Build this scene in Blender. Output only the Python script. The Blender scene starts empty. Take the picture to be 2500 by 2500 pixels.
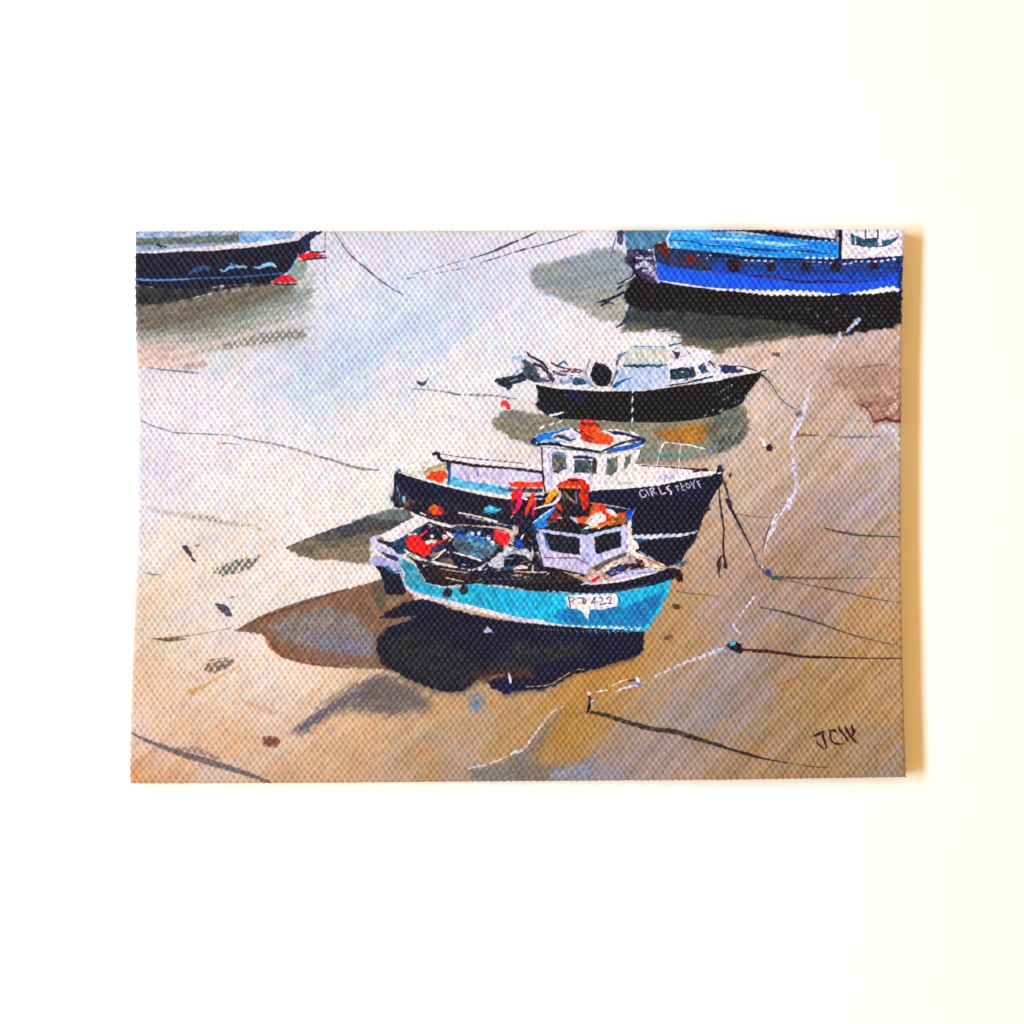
import bpy, math
import numpy as np

# ------------------------------------------------------------------ camera, light, exposure
scene = bpy.context.scene
col = scene.collection
PX = 1e-4                      # one photograph pixel on the painting = 0.1 mm
DEPTH = 0.0075                 # canvas thickness
CAM_D = 0.55                   # lens to canvas front

cam_d = bpy.data.cameras.new("camera")
cam = bpy.data.objects.new("camera", cam_d)
col.objects.link(cam)
cam.location = (0, -(DEPTH + CAM_D), 0)
cam.rotation_euler = (math.radians(90), 0, 0)
cam_d.sensor_width = 36
cam_d.lens = 36 * CAM_D / (2500 * PX)
cam_d.clip_start = 0.01
cam_d.clip_end = 50
scene.camera = cam

world = bpy.data.worlds.new("World")
scene.world = world
world.use_nodes = True
bgn = world.node_tree.nodes["Background"]
bgn.inputs[0].default_value = (0.90, 0.535, 0.19, 1)
bgn.inputs[1].default_value = 1.02

kl = bpy.data.lights.new("window_light", 'AREA')
kl.shape = 'RECTANGLE'
kl.size = 0.13
kl.size_y = 0.52
kl.energy = 8.5
kl.color = (0.55, 0.79, 1.0)
key = bpy.data.objects.new("window_light", kl)
col.objects.link(key)
key.location = (-0.415, -0.575, 0.0)
key.rotation_euler = (math.radians(90), 0, math.atan2(-0.415, 0.575))

vs = scene.view_settings
vs.view_transform = 'Standard'
vs.look = 'None'
vs.exposure = 0
vs.gamma = 1
vs.use_curve_mapping = False
scene.render.engine = 'CYCLES'
scene.render.resolution_x = 1024
scene.render.resolution_y = 1024

# light that reaches the painting plane (linear rgb), measured on a grey card
def light_at(X):
    t = (X - 330) / 1870.0
    return E0[None, None, :] * (1 - t)[..., None] + E1[None, None, :] * t[..., None] \
        + EB[None, None, :] * (4 * t * (1 - t))[..., None]
E0 = np.array([1.80, 1.87, 1.895]); E1 = np.array([1.40, 1.27, 1.13]); EB = np.array([0.01, 0.015, 0.015])
LIFT = np.array([0.0125, 0.0085, 0.0050])                   # sheen on the dark paint

# ------------------------------------------------------------------ noise
def _hash(ix, iy, seed):
    h = (ix.astype(np.int64) * 374761393 + iy.astype(np.int64) * 668265263 + seed * 974634777) & 0xffffffff
    h = ((h ^ (h >> 13)) * 1274126177) & 0xffffffff
    h = h ^ (h >> 16)
    return (h & 0xffff).astype(np.float32) / 65535.0

def vn(x, y, seed=0):
    ix = np.floor(x); iy = np.floor(y)
    fx = (x - ix).astype(np.float32); fy = (y - iy).astype(np.float32)
    fx = fx * fx * (3 - 2 * fx); fy = fy * fy * (3 - 2 * fy)
    a = _hash(ix, iy, seed); b = _hash(ix + 1, iy, seed)
    c = _hash(ix, iy + 1, seed); d = _hash(ix + 1, iy + 1, seed)
    return (a * (1 - fx) + b * fx) * (1 - fy) + (c * (1 - fx) + d * fx) * fy

def sn(x, y, ang, L, W, seed=0):          # noise drawn out along a brush direction
    a = math.radians(ang); c, s = math.cos(a), math.sin(a)
    u = x * c + y * s; v = -x * s + y * c
    return 0.6 * vn(u / L, v / W, seed) + 0.4 * vn(u / (L * .45), v / (W * .4), seed + 7)

def sstep(a, b, x):
    t = np.clip((x - a) / (b - a), 0, 1)
    return t * t * (3 - 2 * t)

# ------------------------------------------------------------------ the canvas as a fine grid
STEP = 1.45
R_EDGE = 7.0
Ldep = DEPTH / PX
yk = np.array([563, 640, 760, 900, 1100, 1300, 1500, 1700, 1850, 1912.])
Lk = np.array([334, 330, 331, 337, 339, 335, 328, 323, 320, 317.])
Rk = np.array([2206, 2206, 2201, 2199, 2198, 2199, 2201, 2204, 2207, 2212.])
xk = np.array([320, 800, 1260, 1750, 2210.])
Tk = np.array([566, 565.5, 564.5, 562.5, 561.])
Bk = np.array([1912, 1910, 1906, 1903, 1896.])

def offsets(length):
    n = int(round((length - 2 * R_EDGE) / STEP))
    th = np.radians([18, 36, 54, 72, 90])
    nside = 24
    side_d = R_EDGE + (Ldep - R_EDGE - 0.6) * np.arange(1, nside + 1) / nside
    s_mid = np.linspace(0, 1, n + 1)
    # inset from the edge, depth, surface angle, unrolled distance outside the edge
    lat_o = np.concatenate([R_EDGE * np.sin(th), np.full(nside, R_EDGE)])
    dep_o = np.concatenate([R_EDGE * (1 - np.cos(th)), side_d])
    ang_o = np.concatenate([th, np.full(nside, math.pi / 2)])
    unr_o = np.concatenate([R_EDGE * th, R_EDGE * math.pi / 2 + side_d - R_EDGE])
    k = len(lat_o)
    s = np.concatenate([np.zeros(k), s_mid, np.ones(k)])
    lat = np.concatenate([-lat_o[::-1], np.zeros(n + 1), lat_o])
    dep = np.concatenate([dep_o[::-1], np.zeros(n + 1), dep_o])
    ang = np.concatenate([-ang_o[::-1], np.zeros(n + 1), ang_o])
    unr = np.concatenate([-unr_o[::-1], np.zeros(n + 1), unr_o])
    return s, lat, dep, ang, unr, nside

su, latu, depu, angu, unru, NSIDE = offsets(1874)
sv, latv, depv, angv, unrv, _ = offsets(1342)
NC, NR = len(su), len(sv)
yy = 563 + sv * (1906 - 563)
Lx = np.polyval(np.polyfit(yk / 1e3, Lk, 4), yy / 1e3) + R_EDGE; Rx = np.polyval(np.polyfit(yk / 1e3, Rk, 3), yy / 1e3) - R_EDGE
X0 = Lx[:, None] + su[None, :] * (Rx - Lx)[:, None]
Tt = np.interp(X0, xk, Tk) + R_EDGE; Bt = np.interp(X0, xk, Bk) - R_EDGE
Y0 = Tt + sv[:, None] * (Bt - Tt)
PXc = X0 + latu[None, :]                 # true position on the picture plane
PYc = Y0 + latv[:, None]
DEPc = np.maximum(depu[None, :], depv[:, None]) + 0 * X0
XU = (X0 + unru[None, :]).astype(np.float32)     # unrolled, for the weave
YU = (Y0 + unrv[:, None]).astype(np.float32)
X = PXc.astype(np.float32); Y = PYc.astype(np.float32)

# weave: staggered thread bumps
wx = XU + 9 * (vn(XU / 120, YU / 90, 1) - .5) + 2.2 * (vn(XU / 17, YU / 23, 2) - .5)
wy = YU + 7 * (vn(XU / 90, YU / 130, 3) - .5) + 2.0 * (vn(XU / 21, YU / 15, 4) - .5)
WP, WQ = 15.7, 10.6
wxs = wx + 0.02 * wy
H = 0.5 + 0.5 * np.cos(2 * np.pi * wxs / WP) * np.cos(np.pi * wy / WQ)
H = H.astype(np.float32)                 # soft tooth, for how paint catches
def spots(ou, ov, sx, sy, tilt, seed, lo, hi):
    """one elongated spot per thread crossing, each with its own strength and place"""
    out = np.zeros(H.shape, np.float32)
    for k_ in (0., .5):
        u = wxs / WP + ou + k_; v_ = wy / (2 * WQ) + ov + k_
        iu = np.round(u); iv = np.round(v_)
        h1 = _hash(iu, iv, seed + int(k_ * 10)); h2 = _hash(iu, iv, seed + 3 + int(k_ * 10)); h3 = _hash(iu, iv, seed + 9 + int(k_ * 10))
        dy = (v_ - iv) * 2 * WQ + (h2 - .5) * 2.6
        dx = (u - iu) * WP + (h3 - .5) * 2.2 - (tilt + .25 * (h2 - .5)) * dy
        out += ((lo + (hi - lo) * h1) * np.exp(-(dx / sx) ** 2 - (dy / sy) ** 2)).astype(np.float32)
    return out
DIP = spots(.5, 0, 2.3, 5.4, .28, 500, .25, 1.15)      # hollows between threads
TIP = spots(-.06, 0, 2.2, 4.2, .15, 600, -.6, 1.15).clip(0, 1)   # thread-top highlights, added to the dark colours
HB = np.clip(H - .0 * DIP, 0, 1)
STRI = vn(wx / 2.3, wy / 8, 51)          # fibres along each thread
HV = 0.70 + 0.6 * vn(wxs / 7.85, wy / 10.5, 5)
N1 = vn(XU / 3.2, YU / 3.2, 11)          # fine grain
N2 = vn(XU / 9, YU / 9, 12)
N3 = vn(XU / 30, YU / 30, 13)

COL = np.zeros((NR, NC, 3), np.float32)
ID = np.zeros((NR, NC), np.int32)
TH = np.zeros((NR, NC), np.float32)
xrow = 0.5 * (X[NR // 2, :] + X[NR // 2, :]); ycol = Y[:, NC // 2]

# ------------------------------------------------------------------ registry of parts
PARTS = [("canvas", None, "woven canvas with painted wet sand, wrapped round its edges")]
cur = 0
def part(name, parent=0, label=None):
    global cur
    PARTS.append((name, parent, label))
    cur = len(PARTS) - 1
    return cur
def use(i):
    global cur
    cur = i

# ------------------------------------------------------------------ brush tools
def rgb(c):
    return np.array(c, np.float32) / 255.0

def window(x0, y0, x1, y1):
    m = 14
    c0 = max(0, np.searchsorted(xrow, x0 - m) - 1); c1 = min(NC, np.searchsorted(xrow, x1 + m) + 1)
    r0 = max(0, np.searchsorted(ycol, y0 - m) - 1); r1 = min(NR, np.searchsorted(ycol, y1 + m) + 1)
    if x0 < 345: c0 = 0
    if x1 > 2190: c1 = NC
    if y0 < 580: r0 = 0
    if y1 > 1885: r1 = NR
    return (slice(r0, r1), slice(c0, c1))

def lay(sl, d, c, soft=.8, rough=1.9, wk=1.5, dry=0., var=.17, c2=None, mix=None, op=1., thick=.35,
        ang=-20, tag=True, extra=None, brush=None):
    n = N1[sl] - .5; n2 = N2[sl] - .5
    dd = d + rough * (n2 * 1.6 + n * .8) + wk * (0.5 - H[sl])
    if brush is not None:
        ba, bm_ = brush
        dd = dd + bm_ * 2 * (.6 * sn(X[sl], Y[sl], ba, 95, 3.6, 301) + .4 * sn(X[sl], Y[sl], ba, 60, 9, 302) - .5)
    a = 1 - sstep(-soft, soft, dd)
    if dry > 0:
        t = H[sl] * .85 + .3 * (HV[sl] - .6) + (n + n2) * .35
        a = a * (1 - min(1., dry * 2.6) * (1 - sstep(dry - .21, dry + .21, t)))
    a = a * op
    if extra is not None:
        a = a * extra
    cc = rgb(c)[None, None, :]
    if c2 is not None:
        if mix is None:
            m = sstep(.35, .65, .55 * sn(X[sl], Y[sl], ang, 34, 7, cur + 31) + .45 * N2[sl])
        else:
            m = mix
        cc = cc * (1 - m[..., None]) + rgb(c2)[None, None, :] * m[..., None]
    v = 1 + var * (sn(X[sl], Y[sl], ang, 26, 5, 77) - .5) * 2 + var * .5 * n
    cc = np.clip(cc * v[..., None], 0, 1)
    COL[sl] = COL[sl] * (1 - a[..., None]) + cc * a[..., None]
    TH[sl] += a * thick * (.6 + .8 * N2[sl])
    if tag:
        ID[sl] = np.where(a > .5, cur, ID[sl])

def catmull(p, closed, k=5):
    n = len(p); out = []
    rng = range(n) if closed else range(n - 1)
    for i in rng:
        if closed:
            a, b, c, d = p[(i - 1) % n], p[i], p[(i + 1) % n], p[(i + 2) % n]
        else:
            a, b, c, d = p[max(i - 1, 0)], p[i], p[i + 1], p[min(i + 2, n - 1)]
        for j in range(k):
            t = j / k
            out.append(0.5 * (2 * b + (c - a) * t + (2 * a - 5 * b + 4 * c - d) * t * t + (3 * b - a - 3 * c + d) * t ** 3))
    if not closed:
        out.append(p[-1])
    return np.array(out)

def sdf_poly(P, px, py):
    d2 = np.full(px.shape, 1e12, np.float32); ins = np.zeros(px.shape, bool)
    n = len(P)
    for i in range(n):
        ax, ay = P[i]; bx, by = P[(i + 1) % n]
        ex, ey = bx - ax, by - ay
        L2 = ex * ex + ey * ey
        if L2 < 1e-9: continue
        wx_, wy_ = px - ax, py - ay
        t = np.clip((wx_ * ex + wy_ * ey) / L2, 0, 1)
        np.minimum(d2, (wx_ - ex * t) ** 2 + (wy_ - ey * t) ** 2, out=d2)
        cond = ((ay <= py) & (by > py)) | ((by <= py) & (ay > py))
        if ey != 0:
            ins ^= cond & (px < ax + (py - ay) / ey * ex)
    d = np.sqrt(d2)
    return np.where(ins, -d, d)

import random
rnd = random.Random(5)
def scumble(tile, region, n, cols, L=(4, 13), W=(1.2, 3.2), ang=-15, spread=35, dry=.1, op=.9):
    """short loose brush touches inside a polygon (still part of whatever lies under them)"""
    P = tile.pts(region)
    x0, y0 = P.min(0); x1, y1 = P.max(0)
    k = 0
    while k < n:
        x = rnd.uniform(x0, x1); y = rnd.uniform(y0, y1)
        if sdf_poly(P, np.array([x], np.float32), np.array([y], np.float32))[0] > -2:
            if rnd.random() < .02: k += 1
            continue
        k += 1
        a = math.radians(ang + rnd.uniform(-spread, spread)); l = rnd.uniform(*L); w = rnd.uniform(*W)
        dx, dy = math.cos(a) * l / 2, math.sin(a) * l / 2
        S0.line("%f,%f %f,%f %f,%f" % (x - dx, y - dy, x, y + rnd.uniform(-1, 1), x + dx, y + dy), [w * .5, w, w * .4],
                rnd.choice(cols), curve=False, dry=dry, op=op, tag=False, thick=.5, rough=.8, wk=.8)

class Tile:
    def __init__(s, x0, y0, k):
        s.x0, s.y0, s.k = x0, y0, k
    def pts(s, t):
        a = np.array([[float(v) for v in q.split(",")] for q in t.split()])
        return np.stack([s.x0 + a[:, 0] / s.k, s.y0 + a[:, 1] / s.k], 1)
    def poly(s, t, c, curve=False, grow=0., **kw):
        P = s.pts(t)
        if curve: P = catmull(P, True, 3)
        pad = 10 + 2 * kw.get('soft', 1) + grow
        sl = window(P[:, 0].min() - pad, P[:, 1].min() - pad, P[:, 0].max() + pad, P[:, 1].max() + pad)
        d = sdf_poly(P, X[sl], Y[sl]) - grow
        lay(sl, d, c, **kw)
    def ell(s, cx, cy, rx, ry, c, rot=0, **kw):
        cx = s.x0 + cx / s.k; cy = s.y0 + cy / s.k; rx /= s.k; ry /= s.k
        m = max(rx, ry) + 10 + 2 * kw.get('soft', 1)
        sl = window(cx - m, cy - m, cx + m, cy + m)
        a = math.radians(rot); ca, sa = math.cos(a), math.sin(a)
        u = (X[sl] - cx) * ca + (Y[sl] - cy) * sa; v = -(X[sl] - cx) * sa + (Y[sl] - cy) * ca
        d = (np.sqrt((u / rx) ** 2 + (v / ry) ** 2) - 1) * min(rx, ry)
        lay(sl, d, c, **kw)
    def line(s, t, w, c, curve=True, dash=None, **kw):
        P = s.pts(t)
        w = np.array([w] * 2 if np.isscalar(w) else w, float) / s.k
        if curve and len(P) > 2: P = catmull(P, False, 5)
        seg = np.hypot(*(P[1:] - P[:-1]).T); cum = np.concatenate([[0], np.cumsum(seg)]); tot = cum[-1]
        W = np.interp(cum / tot, np.linspace(0, 1, len(w)), w) * .5
        kw.setdefault('rough', 1.0); kw.setdefault('wk', .9); kw.setdefault('op', .72 if cur == 0 else 1.)
        if cur == 0 and kw['op'] == .72 and s is not S0: w = w * .85
        kw.setdefault('soft', .8)
        pad = W.max() + 8 + 2 * kw['soft']
        sl = window(P[:, 0].min() - pad, P[:, 1].min() - pad, P[:, 0].max() + pad, P[:, 1].max() + pad)
        px, py = X[sl], Y[sl]
        best = np.full(px.shape, 1e6, np.float32); arc = np.zeros(px.shape, np.float32)
        for i in range(len(P) - 1):
            ax, ay = P[i]; ex, ey = P[i + 1] - P[i]; L2 = ex * ex + ey * ey + 1e-9
            tt = np.clip(((px - ax) * ex + (py - ay) * ey) / L2, 0, 1)
            dd = np.hypot(px - ax - ex * tt, py - ay - ey * tt) - (W[i] + (W[i + 1] - W[i]) * tt)
            m = dd < best
            best = np.where(m, dd, best)
            if dash: arc = np.where(m, cum[i] + seg[i] * tt, arc)
        ex = None
        if dash:
            per, duty = dash
            ph = np.abs(((arc / per) % 1) - .5) * 2
            ex = 1 - sstep(duty - .15, duty + .15, ph)
        lay(sl, best, c, extra=ex, **kw)

K = 3.864
A1, A2, A3, A4 = [Tile(x, 540, K) for x in (300, 780, 1260, 1740)]
B1, B2, B3, B4 = [Tile(x, 880, K) for x in (300, 780, 1260, 1740)]
C1, C2, C3, C4 = [Tile(x, 1220, K) for x in (300, 780, 1260, 1740)]
D1, D2, D3, D4 = [Tile(x, 1560, K) for x in (300, 780, 1260, 1740)]
E1t = Tile(880, 1240, 5.52); E2t = Tile(1180, 1140, 4.83); E3t = Tile(1180, 820, 4.6)
E4t = Tile(1500, 820, 4.83); E5t = Tile(1280, 1010, 5.682); E6t = Tile(1480, 1320, 8.782)
G1 = Tile(1960, 1750, 12.075); G2 = Tile(1540, 1160, 9.66); G3 = Tile(1370, 1440, 12.075); G4 = Tile(1700, 1100, 19.32)
S0 = Tile(0, 0, 1.0)

# ------------------------------------------------------------------ wet sand and water ground
BG = [
 (340,600,205,205,212),(850,600,216,211,224),(1100,600,214,208,222),(1250,600,220,214,228),(1450,600,222,217,232),
 (850,700,226,222,232),(1000,700,213,219,238),(1200,700,208,212,232),(1350,720,224,219,230),(620,720,215,210,222),
 (350,840,222,200,192),(550,850,220,212,212),(750,790,218,218,230),(870,790,214,220,236),(980,800,188,208,236),
 (1080,760,198,212,236),(1200,810,226,222,232),(1400,850,236,226,228),(1550,820,238,228,228),
 (400,920,232,225,229),(620,890,222,220,230),(760,880,188,206,230),(850,880,186,208,238),(880,850,186,208,238),(720,940,200,212,230),
 (960,920,222,224,232),(1120,920,234,226,230),(400,1020,232,226,232),(560,1000,234,228,232),(700,1030,230,226,228),
 (900,1020,235,226,224),(1050,1020,238,227,222),(1150,1090,236,224,216),(1000,1100,238,228,222),(1450,780,232,222,222),
 (1650,880,232,212,206),(1880,830,222,190,172),(1960,810,220,190,170),(2120,830,214,180,160),(1900,930,222,194,176),(1850,1010,222,196,178),
 (2000,920,208,172,154),(2120,900,200,158,142),(2040,980,208,176,154),(2100,1050,206,178,160),(2180,1100,200,180,172),
 (1950,1050,208,176,144),(1900,1120,214,184,156),(2020,1120,200,164,132),(2120,1180,196,168,150),(1820,1180,212,182,154),
 (400,1150,226,218,230),(360,1250,232,222,230),(500,1200,240,230,230),(650,1180,240,230,228),(800,1180,240,228,222),(900,1180,240,228,220),
 (500,1270,230,216,204),(600,1310,236,220,204),(420,1320,236,220,200),(380,1350,236,224,226),(750,1290,240,228,222),
 (600,1400,238,222,206),(750,1400,240,226,216),(880,1400,240,226,216),(400,1420,236,214,186),(380,1490,234,206,176),(520,1480,232,218,214),
 (480,1380,238,216,192),(480,1440,236,218,196),(640,1480,238,226,216),(450,1560,234,214,198),(580,1580,238,220,206),(360,1640,230,192,158),
 (1780,1240,212,178,148),(1720,1330,204,166,130),(1830,1330,196,158,128),(1900,1280,190,156,138),(2000,1240,188,156,142),(2000,1340,184,142,108),
 (2120,1250,188,162,154),(2180,1330,200,164,130),(1930,1380,182,140,102),(2060,1370,182,156,140),(2130,1400,190,156,128),(2190,1400,200,158,112),
 (1700,1400,206,168,134),(1650,1450,204,154,84),(1640,1520,200,148,86),(1720,1480,190,156,128),(1780,1440,186,150,130),(1840,1420,186,142,108),
 (1850,1480,172,150,140),(1780,1540,170,154,156),(1880,1540,176,140,108),(1980,1500,172,146,138),(2100,1480,196,150,92),(2180,1500,204,156,96),
 (2020,1560,180,148,120),(2100,1570,196,150,92),(2190,1600,192,150,100),(1640,1590,196,150,96),(1700,1580,190,144,80),
 (1500,1640,206,142,52),(1420,1680,202,140,60),(1560,1600,204,148,68),(1640,1650,178,152,130),(1750,1620,166,152,156),(1830,1640,168,150,148),
 (1900,1640,178,146,110),(2000,1640,186,148,98),(2130,1660,194,152,94),(1350,1700,186,144,90),(1250,1690,196,156,112),(1560,1720,178,146,96),
 (1640,1740,162,150,150),(1740,1720,156,146,154),(1850,1720,168,140,112),(1960,1720,184,146,96),(2050,1740,192,150,86),(2160,1740,190,148,92),
 (380,1700,230,196,168),(450,1650,232,206,184),(560,1660,236,214,196),(680,1640,240,222,208),(760,1660,238,210,186),(520,1720,226,198,172),
 (640,1730,226,202,186),(420,1750,226,194,172),(350,1760,232,204,186),(560,1790,222,174,128),(700,1790,222,190,166),(460,1800,224,176,136),
 (380,1820,228,192,176),(350,1890,214,158,102),(420,1880,212,160,112),(520,1890,218,188,170),(640,1850,220,184,156),(700,1900,206,160,120),
 (800,1760,226,186,140),(900,1780,218,174,124),(1000,1760,210,172,132),(1100,1770,204,156,92),(850,1850,208,162,116),(980,1850,190,160,142),
 (1040,1870,186,138,76),(930,1880,196,160,126),(1120,1820,186,160,148),(1170,1780,186,160,138),(1230,1810,188,140,66),(1260,1780,192,150,96),
 (1130,1900,176,150,136),(1390,1760,196,138,40),(1380,1830,186,136,62),(1460,1770,192,138,56),(1480,1800,176,140,90),(1540,1800,162,142,144),
 (1480,1880,152,144,164),(1560,1860,164,146,142),(1640,1840,166,146,142),(1720,1820,166,142,120),(1650,1900,178,146,108),(1760,1880,180,144,96),
 (1850,1830,178,144,102),(1950,1860,176,142,98),(2050,1880,172,138,96),(2100,1820,172,140,100),(2180,1820,168,138,104),(2150,1890,158,130,108),
 (1900,1780,174,144,112),(2000,1800,184,146,92),
]
BGa = np.array(BG, np.float32)
wn = (sn(X, Y, -40, 170, 12, 21) - .5)
wm = (sn(X, Y, -42, 80, 5, 22) - .5)
Xq = X + 90 * wn + 60 * wm; Yq = Y + 90 * wn + 60 * wm
num = np.zeros_like(COL); den = np.full(X.shape, 1e-15, np.float32)
for x_, y_, r_, g_, b_ in BGa:
    d2 = (Xq - x_) ** 2 + (Yq - y_) ** 2
    w = 1.0 / (d2 + 2200.) ** 1.75
    num += w[..., None] * (np.array([r_, g_, b_], np.float32) / 255); den += w
COL[:] = num / den[..., None]
# bristle streaks
st = sn(X, Y, -42, 190, 4.5, 23) - .5
st2 = sn(X, Y, -36, 110, 9, 24) - .5
rt0 = sstep(1200, 2200, X + .5 * (Y - 1200))
st3 = sn(X, Y, -50, 420, 26, 25) - .5; st4 = sn(X, Y, -47, 300, 11, 26) - .5
COL *= (1 + (.08 * st + .08 * st2) * (.45 + .55 * rt0) + .04 * (N3 - .5) + (.14 * st3 + .08 * st4) * (.06 + rt0))[..., None]
COL[..., 2] += .07 * st3 * rt0
rt = sstep(1100, 2300, X + .5 * (Y - 1200))
COL[..., 2] += (.16 * st2 + .10 * st) * rt * .7
COL[..., 0] -= .05 * st2 * rt
gray = COL.mean(-1, keepdims=True)
COL[:] = gray + (COL - gray) * (.80 + .10 * sstep(1300, 1750, Y)[..., None] + .02 * rt[..., None])
COL[:] = COL * (1.035 - .05 * rt[..., None])
hn = vn(X / 34, Y / 30, 71) - .5; hn2 = vn(X / 15, Y / 17, 72) - .5
COL[..., 0] *= 1 + .025 * hn + .02 * hn2; COL[..., 1] *= 1.0 - .01 * rt - .02 * hn2; COL[..., 2] *= 1 - .07 * hn * (.4 + rt) + .03 * hn2
cool = (1 - sstep(1150, 1650, Y)) * (1 - rt)
COL[..., 2] *= 1 + .025 * cool; COL[..., 0] *= 1 + .008 * cool; COL[..., 1] *= 1 + .012 * cool
COL[:] = np.clip(COL, 0, 1.2)
del num, den, Xq, Yq, st, st2, gray

# ------------------------------------------------------------------ painted shadows on the sand (pigment on the canvas)
SH = dict(soft=4, rough=3, wk=3, thick=.15)
# under the top-left boat
A1.poly("110,980 700,960 1000,860 1700,600 1790,650 1740,800 1300,960 800,1090 110,1110", (150,158,146), soft=14, rough=8, wk=8, dry=.30, op=.85, var=.12, brush=(-14,16))
A1.poly("110,1000 800,1050 1300,960 1700,900 1750,1120 1500,1200 1100,1180 700,1200 110,1140", (176,166,152), soft=16, rough=8, wk=8, dry=.42, op=.6, brush=(-14,16))
A1.line("950,1190 1300,1110 1700,1070", [50,110,60], (128,120,104), dry=.5, soft=4, op=.8)
A1.poly("110,1130 500,1170 760,1290 650,1400 110,1400", (226,196,180), soft=10, rough=6, wk=5, op=.55, brush=(-14,16))
A1.line("600,1375 760,1345", 60, (186,150,132), dry=.45, soft=4)
A1.poly("110,760 600,720 1350,570 1620,600 1600,720 1300,830 1000,960 700,1040 110,1020", (112,98,82), soft=12, rough=6, wk=5, c2=(124,120,98), op=.95, dry=.12, ang=-15, brush=(-14,16))
A1.poly("850,900 1250,780 1700,640 1740,690 1400,830 1000,950", (136,150,142), soft=10, rough=6, wk=6, dry=.3, op=.8, brush=(-14,16))
A1.poly("1560,490 1650,370 1720,350 1745,430 1700,560 1600,610 1550,560", (150,166,156), soft=4, var=.12, brush=(-14,5))
A1.poly("1620,600 1720,500 1840,420 1800,560 1700,680", (198,204,198), soft=10, dry=.3, op=.8, brush=(-14,16))
A1.poly("110,600 500,630 900,620 1350,570 1400,590 900,650 640,730 450,770 110,790", (44,38,46), soft=5, rough=3, c2=(60,54,50), wk=3, brush=(-14,5))
A2.line("55,100 53,480 66,595", [9,7,7,3], (88,66,80), dash=(26,.75))
for t_, w_, c_, d_ in (("120,1080 600,1010 1100,900 1500,760 1780,660",[70,110,100,60,20],(142,152,138),.3),("200,1150 700,1110 1200,1000 1650,880 1800,800",[30,60,80,60,20],(156,158,140),.42),
    ("700,1240 1100,1150 1500,1060 1760,1000",[20,60,70,30],(150,144,124),.46),("120,1240 500,1200 900,1160",[40,50,20],(206,180,160),.4),("130,1330 450,1290 700,1270",[50,50,20],(228,196,176),.35)):
    A1.line(t_, w_, c_, dry=d_, soft=7, op=.7, brush=(-16, 7))
# wires at the top middle
A2.line("135,100 230,240 300,330 420,430 540,530 660,620 785,692", [5,13,15,18,15,5], (52,30,50))
A2.line("880,500 1050,460 1200,412 1370,370", [7,5], (84,60,78), dash=(20,.85))
A2.line("820,545 900,530", 8, (84,66,84)); A2.line("1080,497 1240,465 1330,450 1400,425", 9, (78,62,78), dash=(13,.6))
A2.line("1425,352 1600,300 1740,240 1868,185", [8,14,26,20], (42,32,48))
A2.line("1515,392 1700,338 1932,262", [7,12], (58,36,50))
A3.line("0,290 200,235 400,180 620,103", [10,12,8], (58,32,46)); A3.line("62,166 120,140 185,110", [22,16], (44,28,40)); A3.line("0,192 16,184", 18, (44,28,40))
# grey reflection left of the blue boat
A3.poly("150,450 250,400 480,350 700,285 900,265 1030,300 1120,480 1060,700 1000,940 800,925 640,830 450,745 270,690 160,600", (158,158,152), curve=True, soft=7, rough=5, wk=5, c2=(142,160,174), op=.95, var=.12, ang=-12, brush=(-12,6))
A3.poly("520,760 700,740 1010,720 1000,940 800,925 640,850", (184,176,162), curve=True, soft=9, rough=5, dry=.2, op=.8, brush=(-8,12))
A3.line("250,600 500,560 900,500", [40,70,40], (136,150,160), dry=.45, soft=5, op=.8)
A3.line("300,640 600,690 950,700", [50,40,60], (186,168,146), dry=.4, soft=5, op=.7)
# dark shadow under the blue boat
A3.poly("1090,820 1932,760 1932,1230 1700,1190 1560,1165 1535,1000 1440,1000 1200,1040 980,1030 1010,960", (112,100,80), soft=6, rough=5, wk=4, c2=(86,88,78), ang=-8, brush=(-8,9))
A4.poly("0,760 900,860 1500,1020 1100,1075 850,1095 500,1130 250,1180 0,1225", (108,96,76), soft=6, rough=5, wk=4, c2=(92,92,78), brush=(-8,9))
A3.poly("1090,800 1932,760 1932,1120 1560,1080 1200,960 1040,950", (56,60,62), soft=10, rough=6, wk=5, c2=(72,70,64), ang=-8, brush=(-8,10))
A4.poly("0,760 900,840 1300,1060 900,1050 600,1050 300,1090 0,1120", (54,56,56), soft=9, rough=6, wk=5, c2=(66,66,56), brush=(-8,10))
A3.poly("1110,468 1250,478 1350,560 1932,640 1932,900 1500,840 1300,850 1100,830 1010,720", (18,14,22), soft=5, rough=4, wk=3, c2=(28,22,28))
A4.poly("0,640 600,680 1200,690 1780,650 1782,965 1700,1000 1500,1035 1250,1062 1060,1062 800,960 400,920 0,880", (20,16,22), soft=4, rough=4, wk=3, c2=(30,26,30))
for i in range(9):
    A4.ell(900+i*88, 830+(i%3)*62, 9, 12, (96,104,98), soft=1, wk=0)
    A4.ell(40+i*86, 850+(i%4)*48, 9, 12, (88,92,100), soft=1, wk=0)
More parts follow.
